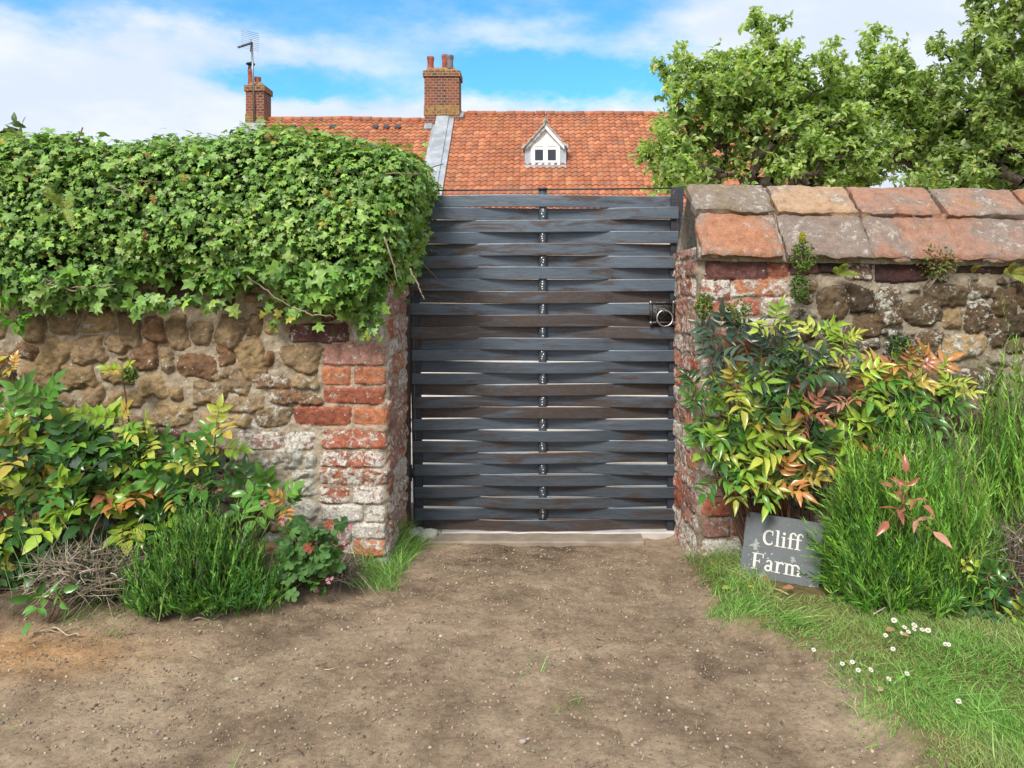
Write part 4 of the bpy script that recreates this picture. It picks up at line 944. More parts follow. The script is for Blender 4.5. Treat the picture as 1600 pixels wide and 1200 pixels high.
# ------------------------------------------------------------------ geranium
def geranium():
    c = P(487, 850, 2.62); root = empty('geranium', (c[0], 2.62, -.02), 'geranium with lobed leaves and pink flowers at the foot of the left pier', 'flower plant')
    pts, f = [(0, 0, 0)], []
    for k in range(22):
        a = math.pi * (-.42 + 1.84 * k / 21) ; r = 1 - .28 * (k % 4 == 0) - .1 * (k % 2); pts.append((r * math.cos(a), r * math.sin(a), -.18 * r * r + (.06 if k % 4 == 0 else 0)))
    T = (np.array(pts), [np.array([(0, k, k + 1) for k in range(1, 22)])])
    n = 190; p = np.array([P(486 + rng.normal(0, 22), 872 + rng.normal(0, 24), 2.58 + rnd(-.09, .09)) for _ in range(n)]); p[:, 2] = np.maximum(p[:, 2], -.01)
    nn = nrm(np.array((0, -.8, .75)) + rng.normal(0, .4, (n, 3))); ax = nrm(np.cross(nn, rng.normal(size=(n, 3))))
    g = Geo(); g.inst(T, frames(ax, nn, rnd(.016, .030, n)), p, pick([(.07, .17, .035), (.10, .22, .05), (.045, .12, .03), (.07, .17, .035), (.28, .08, .04)], n, (.3, .25, .25, .16, .04)))
    g.build('leaves', M['soft'], root, False)
    g = Geo()
    for q in p[::3]: g.tube([(c[0] + rnd(-.03, .03), 2.63, -.02), (q + np.array((c[0], 2.63, 0))) / 2 + rng.normal(0, .01, 3), q], .0012, 4, (.18, .2, .06))
    pet = leaf([(0, .06), (.4, .26), (.8, .3), (1, .12)], .1, .1)
    fl = [(546, 824), (534, 836), (538, 848), (492, 920), (514, 909), (412, 788), (440, 814), (496, 848)]
    for x, y in fl:
        q = P(x, y, 2.53); g.tube([(c[0] + (q[0] - c[0]) * .5, 2.6, .02), (q + np.array((c[0], 2.6, .08))) / 2, q], .0011, 4, (.25, .14, .08))
    g.build('stems', M['twig'], root)
    for x, y in fl:
        g = Geo(); q = P(x, y, 2.53); nn0 = nrm(np.array((rnd(-.4, .4), -1, rnd(.1, .6)))); e1 = nrm(np.cross(nn0, (0, .1, 1.))); e2 = np.cross(nn0, e1)
        for hub in range(3):
            b = q + rng.normal(0, .006, 3); a = np.arange(5) * 1.2566 + rnd(0, 1); ax = np.cos(a)[:, None] * e1 + np.sin(a)[:, None] * e2
            g.inst(pet, frames(ax, np.tile(nn0, (5, 1)) + rng.normal(0, .2, (5, 3)), rnd(.006, .009, 5)), np.tile(b, (5, 1)), pick([(.55, .22, .30), (.62, .33, .38), (.42, .10, .14)], 5))
        g.build('flower', M['petal'], root, False)
geranium()

# ------------------------------------------------------------------ slate sign
def sign():
    BL, BR_, TL, TR = P(1154, 902, 2.70), P(1279, 926, 2.585), P(1171, 800, 2.77), P(1275, 812, 2.655)
    o0 = BL; ex = BR_ - BL; ey = TL - BL; Wd = np.linalg.norm(ex); Hg = np.linalg.norm(ey); ex = ex / Wd; ey = ey - ex * np.dot(ey, ex) * .9; ey = nrm(ey); ez = nrm(np.cross(ex, ey))
    root = empty('slate_sign', tuple(BL), 'grey slate house sign lettered Cliff Farm leaning in the grass', 'sign')
    def at(u, v, w): return o0 + ex * u + ey * v + ez * w
    kx = np.dot(TL - BL, ex) / Hg
    rx_ = np.linalg.norm(TR - TL)
    g = Geo(); n = 24; out = []
    cor = [(0, -.03), (Wd, -.03), (Wd + .002, Hg * 1.0), (0.004, Hg)]
    for q in range(4):
        a, b = np.array(cor[q]), np.array(cor[(q + 1) % 4])
        for t in np.linspace(0, 1, 10)[:-1]:
            out.append(a + (b - a) * t + rng.normal(0, .0007, 2))
    m = len(out); fr = [at(x, y, 0) for x, y in out]; bk = [at(x, y, -.009) for x, y in out]
    inn = [at(x + (Wd / 2 - x) * .012, y + (Hg / 2 - y) * .012, .0015) for x, y in out]
    i = np.arange(m); j = (i + 1) % m
    g.add(np.array(fr + bk + inn), [np.stack([i, i + m, j + m, j], -1), np.stack([i, j, j + 2 * m, i + 2 * m], -1), (i + 2 * m)[None], (i + m)[None, ::-1]])
    g.build('slab', M['slate'], root, False)
    cnt = [0]
    def strokes(g, ch, X, Yb, S):
        def at2(x, y, h): return at(X + x * S, Yb + y * S, h)
        def h(): cnt[0] += 1; return .0026 + .00003 * (cnt[0] % 30)
        def poly(pts):
            hh = h(); m = len(pts); i = np.arange(m); j = (i + 1) % m
            g.add(np.array([at2(x, y, hh) for x, y in pts] + [at2(x, y, .0008) for x, y in pts]), [i[None], np.stack([i, i + m, j + m, j], -1)])
        def rect(x0, y0, x1, y1): poly([(x0, y0), (x1, y0), (x1, y1), (x0, y1)])
        def arc(cx, cy, rx, ry, a0, a1, t0, tm, t1=None, n=16):
            t1 = t0 if t1 is None else t1
            hh = h(); A = np.radians(np.linspace(a0, a1, n)); s_ = np.linspace(0, 1, n); th = np.where(s_ < .5, t0 + (tm - t0) * np.sin(s_ * math.pi), t1 + (tm - t1) * np.sin(s_ * math.pi)) / 2
            v = [at2(cx + (rx + q) * math.cos(a), cy + (ry + q) * math.sin(a), hh) for a, q in zip(A, th)] + [at2(cx + (rx - q) * math.cos(a), cy + (ry - q) * math.sin(a), hh) for a, q in zip(A, th)]
            i = np.arange(n - 1); g.add(np.array(v), np.stack([i, i + 1, i + n + 1, i + n], -1))
        if ch == 'C':
            arc(.42, .5, .33, .45, 48, 312, .07, .17); rect(.60, .66, .66, .98); rect(.62, .08, .67, .28); return .80
        if ch == 'l':
            rect(.1, .03, .25, 1.06); rect(.0, 0, .35, .055); rect(.0, .99, .11, 1.045); return .40
        if ch == 'i':
            rect(.1, .03, .25, .70); rect(.0, 0, .35, .055); rect(.0, .64, .11, .69)
            poly([(.175 + .095 * math.cos(a), .90 + .095 * math.sin(a)) for a in np.linspace(0, 2 * math.pi, 13)[:-1]]); return .40
        if ch == 'f':
            rect(.12, .03, .27, .86); rect(.02, 0, .40, .055); rect(.0, .61, .44, .68); arc(.36, .86, .165, .16, 180, 25, .15, .10, .08); poly([(.50 + .055 * math.cos(a), .91 + .06 * math.sin(a)) for a in np.linspace(0, 2 * math.pi, 11)[:-1]]); return .47
        if ch == 'F':
            rect(.1, .03, .27, .97); rect(.0, 0, .38, .055); rect(.0, .945, .72, 1.0); rect(.665, .74, .72, .95); rect(.26, .49, .52, .55); rect(.47, .41, .52, .64); return .80
        if ch == 'a':
            arc(.25, .19, .165, .155, 0, 360, .09, .12); rect(.36, .04, .50, .52); rect(.49, 0, .60, .055); arc(.285, .50, .15, .16, 0, 165, .14, .09, .07); return .64
        if ch == 'r':
            rect(.1, .03, .25, .69); rect(.0, 0, .37, .055); rect(.0, .64, .11, .69); arc(.40, .50, .155, .15, 175, 45, .08, .10, .12); poly([(.50 + .065 * math.cos(a), .60 + .065 * math.sin(a)) for a in np.linspace(0, 2 * math.pi, 11)[:-1]]); return .57
        if ch == 'm':
            for k in range(3): rect(.1 + .36 * k, .03, .245 + .36 * k, .69 if k == 0 else .5); rect(.0 + .36 * k + (.02 if k else 0), 0, .345 + .36 * k - .005, .055)
            rect(.0, .64, .11, .69)
            for k in range(2): arc(.345 + .36 * k, .49, .187, .16, 175, 0, .08, .10, .145)
            return 1.12
    for word, u, v, wid in (('Cliff', .255, .545, .50), ('Farm', .145, .165, .64)):
        adv = {'C': .80, 'l': .40, 'i': .40, 'f': .47, 'F': .80, 'a': .64, 'r': .57, 'm': 1.12}
        S = wid * Wd / sum(adv[c] for c in word); S2 = S; X = u * Wd; g = Geo()
        for c in word: X += strokes(g, c, X, v * Hg, S2) * S2
        g.build('lettering', M['paint'], root, False)
    g = Geo()
    for u, v, r in ((.17, .53, .048), (.66, .40, .026), (.35, .36, .012), (.53, .33, .013), (.91, .07, .028), (.21, .42, .014), (.31, .42, .012), (.39, .43, .010), (.10, .36, .008), (.12, .22, .009), (.66, .31, .013), (.78, .34, .007), (.14, .30, .006), (.86, .2, .006), (.3, .05, .05)):
        a = np.linspace(0, 2 * math.pi, 19)[:-1]; rad = r * Wd * (1 + .35 * rng.normal(size=18)) * (1 + .5 * (np.sin(a) < -.3)); cnt[0] += 1; hh = .0019 + .00002 * (cnt[0] % 20)
        pts = [at(u * Wd, v * Hg, hh)] + [at(u * Wd + abs(q) * math.cos(b), v * Hg + abs(q) * math.sin(b), hh) for b, q in zip(a, rad)]
        g.add(np.array(pts), np.array([(0, 1 + i, 1 + (i + 1) % 18) for i in range(18)]))
    g.build('lichen', M['splash'], root, False)
    for u, v in ((.055, .47), (.80, .09)):
        g = Geo()
        g.add(np.array([at(u * Wd + .003 * math.cos(a), v * Hg + .003 * math.sin(a), .0023) for a in np.linspace(0, 2 * math.pi, 11)[:-1]]), np.arange(10)[None])
        g.build('screw_hole', M['darkmetal'], root, False)
sign()

# ------------------------------------------------------------------ grass
g = Geo()
def turf(n, xr, yr_, mask, hl, pal, p=None, w=.0022, lay=.45):
    x, y = rnd(*xr, n), rnd(*yr_, n); k = mask(x, y) > rng.random(n); x, y = x[k], y[k]; N = len(x)
    b = np.stack([x, y, gz(x, y) - .003], -1)
    sw = np.stack([fbm(x * 5, y * 5, 0, 2, 61), fbm(x * 5, y * 5, 4, 2, 62), np.zeros(N)], -1)
    d = nrm(np.array((0, 0, 1.)) + rng.normal(0, .38, (N, 3)) * np.array((1, 1, .3)) + sw * .35)
    L = rnd(hl[0], hl[1], N) * (1 + .5 * fbm(x * 7, y * 7, 0, 2, 65))
    bend = np.concatenate([rng.normal(0, lay, (N, 2)) + sw[:, :2] * .25, -rnd(.05, .5, (N, 1))], 1)
    c = pick(pal, N, p, .25)
    dry = sstep(.35, .95, fbm(x * 3.2, y * 3.2, 0, 3, 71) + .75 * np.exp(-((x - 1.65) / .4) ** 2 - ((y - 2.25) / .13) ** 2))[:, None] * .42
    c = c * (1 - dry) + dry * pick([(.42, .38, .17), (.32, .35, .11), (.46, .40, .22)], N)
    blades(g, b, d, L, w * rnd(.6, 1.3, N), bend, c)
GP = [(.18, .38, .07), (.24, .46, .09), (.12, .28, .05), (.31, .50, .13), (.44, .44, .20)]
GPp = (.3, .27, .2, .17, .06)
right = lambda x, y: sstep(-.07, .07, x - edge_r(y) + .05 * fbm(x * 6, y * 6, 0, 3, 81)) * sstep(2.55, 2.40, y - .25 * sstep(1.25, .8, x))
turf(56000, (.5, 1.75), (1.3, 2.5), right, (.014, .036), GP, GPp, .0019)
turf(7000, (.5, 1.75), (1.3, 2.5), lambda x, y: right(x, y) * sstep(.0, .5, fbm(x * 4, y * 4, 0, 2, 83)), (.03, .07), GP[:4], None, .0026, .7)
turf(6000, (1.7, 3.), (.7, 2.4), right, (.03, .06), GP, GPp, .003)
turf(3000, (.52, .78), (2.3, 2.98), lambda x, y: sstep(0, .05, x - edge_r(y)), (.03, .075), GP, GPp, .0024)
left = lambda x, y: np.exp(-((y - edge_l(x) - .04) / .05) ** 2) * sstep(-.2, .25, fbm(x * 5, y * 5, 0, 2, 85) + .2 * (x > -1.2))
turf(5200, (-1.9, -.5), (2.25, 3.1), left, (.03, .075), GP, GPp, .0024)
turf(1500, (-.66, -.49), (2.68, 3.3), lambda x, y: .85 + 0 * x, (.04, .10), GP[:4], None, .0026)
for x, y, s_, n in ((P(890, 1090, 1.93)[0], 1.93, .045, 160), (P(900, 1075, 1.97)[0], 1.97, .03, 90), (P(855, 1020, 2.16)[0], 2.15, .04, 60), (P(1130, 960, 2.42)[0], 2.42, .04, 240), (P(1040, 910, 2.65)[0], 2.65, .02, 40), (P(50, 1110, 1.86)[0], 1.86, .06, 60), (P(370, 1200, 1.64)[0], 1.64, .04, 50), (P(370, 1055, 2.03)[0], 2.03, .05, 30), (P(180, 975, 2.33)[0], 2.33, .04, 120), (P(590, 905, 2.7)[0], 2.7, .05, 120)):
    turf(n, (x - 2 * s_, x + 2 * s_), (y - 2 * s_, y + 2 * s_), lambda a, b: np.exp(-((a - x) / s_) ** 2 - ((b - y) / s_) ** 2), (.015, .04), GP[:4], None, .002)
o = g.build('grass', M['blade']); tag(o, 'short rough grass beside the path and along the beds', 'grass', kind='stuff')
# tall grass stalks at the left bed
g = Geo()
for (x0, y0, x1, y1) in ((45, 950, 15, 845), (58, 960, 28, 830), (60, 900, 47, 812), (20, 985, 5, 880), (245, 965, 240, 900)):
    a, b = P(x0, y0, 2.38), P(x1, y1, 2.42); g = Geo(); g.tube([a, (a + b) / 2 + np.array((.012, 0, .01)), b], (.0016, .0012, .0006), 4, (.22, .32, .12))
    o = g.build('grass_stalk', M['blade'], None, loc=a); tag(o, 'tall thin grass stalk rising from the edge of the left flower bed', 'grass stalk', 'grass stalks in the left bed')
# gravel and litter on the path
g = Geo(); ico = np.array([(0, 0, 1), (.89, 0, .45), (.28, .85, .45), (-.72, .53, .45), (-.72, -.53, .45), (.28, -.85, .45), (.72, .53, -.45), (-.28, .85, -.45), (-.89, 0, -.45), (-.28, -.85, -.45), (.72, -.53, -.45), (0, 0, -1)], float)
icof = np.array([(0, 1, 2), (0, 2, 3), (0, 3, 4), (0, 4, 5), (0, 5, 1), (1, 6, 2), (2, 7, 3), (3, 8, 4), (4, 9, 5), (5, 10, 1), (6, 7, 2), (7, 8, 3), (8, 9, 4), (9, 10, 5), (10, 6, 1), (6, 11, 7), (7, 11, 8), (8, 11, 9), (9, 11, 10), (10, 11, 6)])
def gravel(n, lo_, hi_, pal, xr=(-2.2, 1.0), yr_=(1.3, 3.2)):
    x, y = rnd(*xr, n), rnd(*yr_, n); k = (x < edge_r(y) + .1) & (y < edge_l(x) + .08); x, y = x[k], y[k]; N = len(x)
    s_ = lo_ + (hi_ - lo_) * rng.random(N) ** 3
    g.inst((ico, [icof]), frames(rng.normal(size=(N, 3)), rng.normal(size=(N, 3)), s_[:, None] * rnd(.5, 1.3, (N, 3))), np.stack([x, y, gz(x, y) + s_ * .2], -1), pick(pal, N, None, .3))
gravel(26000, .0012, .0045, [(.30, .23, .17), (.22, .17, .125), (.38, .30, .22), (.15, .115, .088)])
gravel(2200, .0018, .0055, [(.21, .16, .12), (.27, .21, .155), (.19, .145, .108), (.35, .28, .205)])
gravel(260, .0018, .005, [(.40, .34, .27), (.32, .26, .19), (.46, .41, .34), (.22, .16, .11)])
o = g.build('gravel', M['pebble'], None, False); tag(o, 'fine grit and little stones scattered over the earth path', 'gravel', kind='stuff')
g = Geo(); n = 2600; x, y = rnd(-2.2, 1.1, n), rnd(1.3, 3.2, n); k = (x < edge_r(y) + .15) & (y < edge_l(x) + .12); x, y = x[k], y[k]; n = len(x)
dens = fbm(x * 3, y * 3, 0, 3, 95) > -.15; x, y = x[dens], y[dens]; n = len(x)
a = rnd(0, 6.28, n); blades(g, np.stack([x, y, gz(x, y) + .003], -1), np.stack([np.cos(a), np.sin(a), rnd(-.02, .12, n)], -1), rnd(.008, .038, n), rnd(.0008, .0022, n), rng.normal(0, .12, (n, 3)), pick([(.30, .23, .14), (.10, .07, .05), (.38, .31, .20), (.06, .045, .035)], n, None, .3))
o = g.build('plant_litter', M['twig'], None); tag(o, 'dry bits of stem and straw strewn over the earth path', 'litter', kind='stuff')
# separate stones
def rock(name, c, r, col, label, cat, group=None, flat=.6, seed=0):
    th = np.linspace(0, math.pi, 9); ph = np.linspace(0, 2 * math.pi, 14, endpoint=False)
    A, B = np.meshgrid(th, ph, indexing='ij'); d = np.stack([np.sin(A) * np.cos(B), np.sin(A) * np.sin(B), np.cos(A)], -1)
    k = 1 + .22 * fbm(d[..., 0] * 1.7 + seed, d[..., 1] * 1.7, d[..., 2] * 1.7, 2, seed)
    v = np.asarray(c) + d * k[..., None] * r * np.array((1.15, .9, flat)); m = 14; i = np.arange(8)[:, None] * m; j = np.arange(m)[None]; j2 = (j + 1) % m
    gg = Geo(); gg.add(v, np.stack([i + j, i + m + j, i + m + j2, i + j2], -1).reshape(-1, 4), col)
    return tag(gg.build(name, M['pebble'], None, True, loc=tuple(c)), label, cat, group)
def onground(px, py, lift=0.):
    Y = 1.03 * F / (py - CY)
    for _ in range(6): Y = (H - float(gz((px - CX) * Y / F, Y))) * F / (py - CY)
    x = (px - CX) * Y / F; return np.array((x, Y, float(gz(x, Y)) + lift))
for k, (px, py, r, c, lab) in enumerate(((646, 836, .021, (.52, .50, .46), 'white cobble at the left end of the heap beside the gate sill'), (656, 841, .022, (.46, .45, .40), 'grey white cobble at the front of the heap beside the gate sill'),
                                         (669, 838, .026, (.50, .48, .43), 'largest oval pale cobble in the heap beside the gate sill'), (679, 834, .017, (.44, .42, .38), 'small cobble at the right end of the heap touching the gate sill'), (655, 830, .018, (.4, .38, .35), 'cobble at the back of the heap beside the gate post'))):
    q = onground(px, py + 3); rock('cobble', q + np.array((0, 0, r * .6)), r * 1.45, c, lab, 'cobble', 'cobbles heaped at the gate sill', .65, k * 3)
PB = [(518, 372), (488, 428), (190, 687), (485, 648), (1032, 660), (1262, 582), (1140, 347), (1158, 335), (615, 160), (590, 180), (1405, 378), (795, 470), (717, 497), (610, 415), (625, 402), (560, 368), (25, 313), (95, 315), (1000, 480), (1385, 663), (920, 675), (208, 483), (140, 463), (-80, 650), (-300, 620), (1355, 580), (640, 560), (330, 385), (1545, 615), (1580, 375)]
for k, (zx, zy) in enumerate(PB):
    pale = k % 3 != 0
    r = rnd(.0035, .0065) * (1.6 if k in (0, 4, 23) else 1)
    q = onground(300 + zx / 2, 830 + zy / 2); c = pick([(.38, .31, .23), (.42, .37, .30)] if pale else [(.28, .2, .12), (.22, .16, .11)], 1)[0]
    rock('pebble', q + np.array((0, 0, r * .3)), r, c, 'small pale pebble lying loose on the bare earth path' if pale else 'small tan brown pebble lying loose on the bare earth path', 'pebble', 'pale pebbles on the path' if pale else 'brown pebbles on the path', .6, k * 5 + 2)
# daisies
pet = leaf([(0, .05), (.4, .14), (.85, .15), (1, .06)], .05, .05)
DZ = [(780, 292), (855, 325), (907, 312), (845, 362), (885, 358), (920, 345), (970, 340), (1005, 345), (460, 555), (535, 560), (570, 612), (648, 612), (745, 668), (875, 632), (1195, 805), (790, 468), (1105, 428), (1130, 440), (735, 385), (290, 470)]
for k, (zx, zy) in enumerate(DZ):
    q = onground(1200 + zx / 4, 900 + zy / 4 + 14); top = q + np.array((rnd(-.004, .004), 0, .028 + rnd(-.004, .006))); up = nrm(np.array((rnd(-.3, .3), -.55, .85)))
    cl = k < 8
    root = empty('daisy', tuple(q), 'white daisy in the close clump of daisies in front of the lavender' if cl else 'scattered single white daisy standing apart in the short grass', 'daisy', 'daisies clumped by the lavender' if cl else 'daisies scattered over the grass')
    e1 = nrm(np.cross(up, (0.2, .1, 1.))); e2 = np.cross(up, e1); a = np.arange(15) * 2 * math.pi / 15; big = 1.35 if k in (2, 0, 7) else 1
    g = Geo(); g.inst(pet, frames(np.cos(a)[:, None] * e1 + np.sin(a)[:, None] * e2 + up * .18, np.tile(up, (15, 1)), rnd(.0058, .0072, 15) * big), np.tile(top, (15, 1)), np.tile((.78, .77, .74), (15, 1)))
    g.build('petals', M['petal'], root, False)
    g = Geo(); ball(g, top + up * .001, 0.0028 * big, (1, 1, .7), (.65, .42, .03)); g.build('centre', M['petal'], root)
    g = Geo(); g.tube([q, (q + top) / 2 + (.002, 0, 0), top], .0008, 4, (.1, .2, .05)); g.build('stalk', M['blade'], root)
# loose sticks
def stick(name, pts, r, col, label, cat):
    q = [onground(*p_, r + .004) for p_ in pts]; g = Geo(); t = np.linspace(0, 1, len(q)); tt = np.linspace(0, 1, 4 * len(q))
    c = np.stack([np.interp(tt, t, np.array(q)[:, i]) for i in range(3)], -1); c[:, 2] += .006 * np.sin(tt * 9)
    g.tube(c, np.linspace(r, r * .6, len(tt)), 6, col); return g, name, label, cat, q[0]
for args in (('twig', [(1362, 965), (1385, 955), (1405, 949), (1422, 953), (1440, 951), (1458, 955), (1470, 963)], .0028, (.42, .37, .32), 'pale wavy bare twig lying on the grass edge under the lavender', 'twig'),
             ('dry_stalk', [(1130, 893), (1160, 903), (1200, 921), (1232, 934)], .0032, (.52, .48, .22), 'long straw yellow fallen stem lying just below the slate sign', 'stem'),
             ('dry_stalk', [(1155, 908), (1190, 930), (1222, 942)], .0026, (.48, .43, .2), 'short thin yellow fallen stem in front of the longer one below the sign', 'stem'),
             ('twig', [(80, 985), (105, 993), (125, 998)], .003, (.40, .33, .23), 'short straw twig on the sandy earth at far left', 'twig'),
             ('twig', [(60, 991), (95, 989), (120, 985)], .0022, (.36, .3, .2), 'thin straw twig crossing another on the sandy earth at left', 'twig'),
             ('twig', [(300, 972), (330, 970), (352, 965)], .003, (.33, .27, .2), 'flat grey twig on the earth below the left lavender', 'twig'),
             ('twig', [(787, 865), (794, 861), (801, 858)], .002, (.08, .06, .05), 'small dark twig on the earth just in front of the gate', 'twig')):
    g, nm, lab, cat, l0 = stick(*args); tag(g.build(nm, M['twig'], None, loc=tuple(l0)), lab, cat)
DLV = leaf([(0, .03), (.25, .2), (.5, .26), (.8, .13), (1, .01)], .4, .35)
for px, py, s_, c, lab in ((1193, 912, .03, (.42, .13, .08), 'red fallen leaf at the foot of the slate sign'), (1168, 922, .02, (.5, .3, .04), 'orange yellow fallen leaf on the grass below the sign'), (1240, 925, .035, (.36, .17, .08), 'curled brown leaf lying at the right corner of the sign'), (1128, 925, .03, (.32, .35, .08), 'pale green fallen leaf on the grass left of the sign'),
                           (1384, 993, .03, (.34, .2, .11), 'brown curled leaf lying in the grass near the daisies'), (1420, 1003, .025, (.36, .22, .1), 'tan dead leaf in the grass right of the daisies'), (1372, 1090, .025, (.4, .3, .16), 'beige leaf lying in the middle of the grass'), (10, 915, .045, (.3, .12, .07), 'dark red dead leaf in the bed at the far left edge')):
    q = onground(px, py + 4, .022); g = Geo(); a = rnd(0, 6.28); g.inst(DLV, frames(np.array([(math.cos(a), math.sin(a) * .6, .25)]), np.array([(.1, -.6, .8)]), np.array([s_])), np.array([q]), np.array([c]))
    tag(g.build('fallen_leaf', M['deadleaf'], None, loc=tuple(q)), lab, 'leaf')
# ferns and small wall plants
def fern(px, py, Y, fronds, L, pal, label):
    c = P(px, py, Y); root = empty('fern', tuple(c), label, 'fern'); g = Geo(); gs = Geo()
    for a, up_ in fronds:
        D = nrm(np.array((math.cos(a), -.45, math.sin(a)))); t = np.linspace(0, 1, 16); pts = c + D * L * t[:, None] + np.array((0, -.03, -.35 * L)) * (t ** 2)[:, None]; gs.tube(pts, .0011, 4, (.2, .2, .05))
        side = nrm(np.cross(D, (0, -1, .2)))
        for sg in (-1, 1):
            ll = L * .22 * np.sin(np.clip(t * 1.02 + .12, 0, 1) * math.pi) ** .7
            blades(g, pts, nrm(np.tile(side * sg + D * .35, (16, 1))), ll, .007, np.tile((0, 0, -.1), (16, 1)), pick(pal, 16), np.tile(D, (16, 1)))
    g.build('fronds', M['soft'], root, False); gs.build('stems', M['twig'], root)
FP = [(.28, .34, .04), (.2, .29, .04)]
fern(1312, 428, 2.86, ((1.4, 0), (.25, 0), (2.4, 0)), .07, FP, 'small yellow fern sprouting under the coping next to the tall berry head')
fern(1580, 428, 2.86, ((1.9, 0), (2.7, 0), (.6, 0), (-.4, 0)), .08, FP + [(.33, .22, .05)], 'yellow brown fern growing under the coping at the right edge')
fern(1520, 425, 2.87, ((1.3, 0), (2.0, 0)), .045, [(.3, .16, .04), (.3, .28, .05)], 'tiny withered fern in the joint below the coping near the right edge')
fern(100, 325, 2.62, ((2.0, 0), (.6, 0), (-.6, 0)), .10, [(.2, .3, .05), (.26, .33, .08)], 'pale fern growing out of the left part of the ivy')
def wallplant(px, py, r, label, pal, n=260, Y=2.85, ls=(.010, .018)):
    c = P(px, py, Y); root = empty('wall_plant', tuple(c), label, 'wall plant'); s_ = r * Y / F
    d = nrm(rng.normal(size=(n, 3))); p = c + d * s_ * rnd(.4, 1.1, (n, 1)) * np.array((1.1, .6, 1)); g = Geo()
    g.inst(DLV, frames(nrm(d + np.array((0, -.3, .3)) + rng.normal(0, .5, (n, 3))), rng.normal(size=(n, 3)) + np.array((0, -1, 1)), rnd(*ls, n)), p, pick(pal, n, None, .2)); g.build('leaves', M['soft'], root)
    g = Geo()
    for q in range(14): g.tube([c + (0, .04, -s_ * .8), c + rng.normal(0, .3, 3) * s_, p[q]], .0012, 4, (.2, .15, .08))
    for q in range(5): g.tube([c + (0, 0, -s_), c + np.array((rnd(-1, 1) * s_, -.01, -s_ * rnd(1.3, 2.2)))], .001, 4, (.35, .3, .22))
    g.build('stems', M['twig'], root)
wallplant(1465, 408, 25, 'round green weed clump hanging over the coping edge of the right wall', [(.13, .19, .04), (.07, .15, .03), (.22, .22, .06), (.3, .15, .05)])
wallplant(1405, 540, 16, 'dark green weed tuft in the stonework above the yellow mahonia', [(.05, .1, .03), (.07, .13, .04)], 160)
wallplant(20, 492, 26, 'bright green leafy weed hanging on the stone wall at the far left', [(.12, .33, .04), (.18, .38, .05)], 60, 2.78, (.025, .045))

# ------------------------------------------------------------------ trees beyond the wall
APL = leaf([(0, .02), (.15, .18), (.35, .29), (.6, .27), (.82, .14), (1, .005)], .35, .3)
def tree(label, base, blobs, Y, n_t, leaves, pal, r0, seed, lean=0., size=(.034, .062), group='trees behind the right wall', name='apple_tree', dy=.45):
    rg = np.random.default_rng(seed)
    root = empty(name, tuple(base), label, 'tree', group)
    tg = []
    wts = np.array([b[2] ** 2 for b in blobs], float); wts /= wts.sum()
    for b in rg.choice(len(blobs), n_t, p=wts):
        px, py, r = blobs[b]; d = rg.normal(size=3); d = d / np.linalg.norm(d) * rg.random() ** .45
        tg.append(P(px + d[0] * r, py + d[2] * r * .92, Y) + np.array((0, d[1] * dy + (b % 3 - 1) * .12, 0)))
    for k in range(n_t // 5):
        q = tg[rg.integers(len(tg))]; L_ = rg.uniform(.12, .32)
        for t in (.5, 1.): tg.append(q + np.array((rg.normal(0, .05), rg.normal(0, .05), L_ * t)))
    tg = np.array(tg); cen = tg.mean(0); fork = np.array((base[0] * .6 + cen[0] * .4, Y, base[2] + (cen[2] - base[2]) * .45))
    nodes = [np.array(base, float)]; par = [-1]
    for t in np.linspace(.15, 1, 7): nodes.append(np.array(base) * (1 - t) + fork * t + rg.normal(0, .025, 3)); par.append(len(nodes) - 2)
    order = np.argsort(np.linalg.norm(tg - fork, axis=1))
    for k in order:
        A = np.array(nodes[4:]); dist = np.linalg.norm(A - tg[k], axis=1) + .25 * np.maximum(0, A[:, 2] - tg[k][2]); j = int(np.argmin(dist)) + 4
        a = nodes[j]; L = np.linalg.norm(tg[k] - a); m = max(1, int(L / .11)); prev = j; off = rg.normal(0, .10, 3) * L
        for q in range(1, m + 1):
            t = q / m; nodes.append(a * (1 - t) + tg[k] * t + off * math.sin(t * math.pi) + rg.normal(0, .018, 3)); par.append(prev); prev = len(nodes) - 1
    nodes = np.array(nodes); par = np.array(par); n = len(nodes); cnt = np.zeros(n); kids = np.bincount(par[1:], minlength=n)
    cnt[kids == 0] = 1
    for k in range(n - 1, 0, -1): cnt[par[k]] += cnt[k]
    rad = r0 * (cnt / cnt[0]) ** .52; rad = np.maximum(rad, .004)
    g = Geo()
    for k in range(1, n):
        a, b = nodes[par[k]], nodes[k]; g.tube([a, b], (rad[par[k]] if par[k] == k - 1 else min(rad[par[k]], rad[k] * 1.5), rad[k]), 6, (.5, .5, .5), False)
    g.build('trunk', M['bark'], root)
    thin = np.where((rad < .016) & (np.arange(n) > 8))[0]
    cl = rg.choice(thin, leaves // 6); p0 = nodes[cl] + rg.normal(0, .042, (len(cl), 3)); tw = rg.normal(size=(len(cl), 3)) * .6 + np.array((0, -.15, .75)); tw = nrm(tw)
    i = np.repeat(np.arange(len(cl)), 6); N = len(i); d = nrm(tw[i] * .55 + rg.normal(size=(N, 3)) * .75 + np.array((0, -.1, -.05)))
    pos = p0[i] + tw[i] * rg.uniform(0, .07, (N, 1)); nn = nrm(tw[i] + np.array((0, -.15, .5)) + rg.normal(0, .35, (N, 3)))
    cc = np.array(pal)[rg.choice(len(pal), len(cl))][i] * rg.uniform(.75, 1.25, (N, 1)) * rg.uniform(.93, 1.07, (N, 3))
    g = Geo(); s_ = rg.uniform(*size, N); g.inst(APL, frames(d, nn, np.stack([s_ * rg.uniform(.8, 1.2, N), s_, s_ * rg.uniform(.4, 1.6, N)], -1)), pos, cc)
    g.build('crown', M['apple'], root)
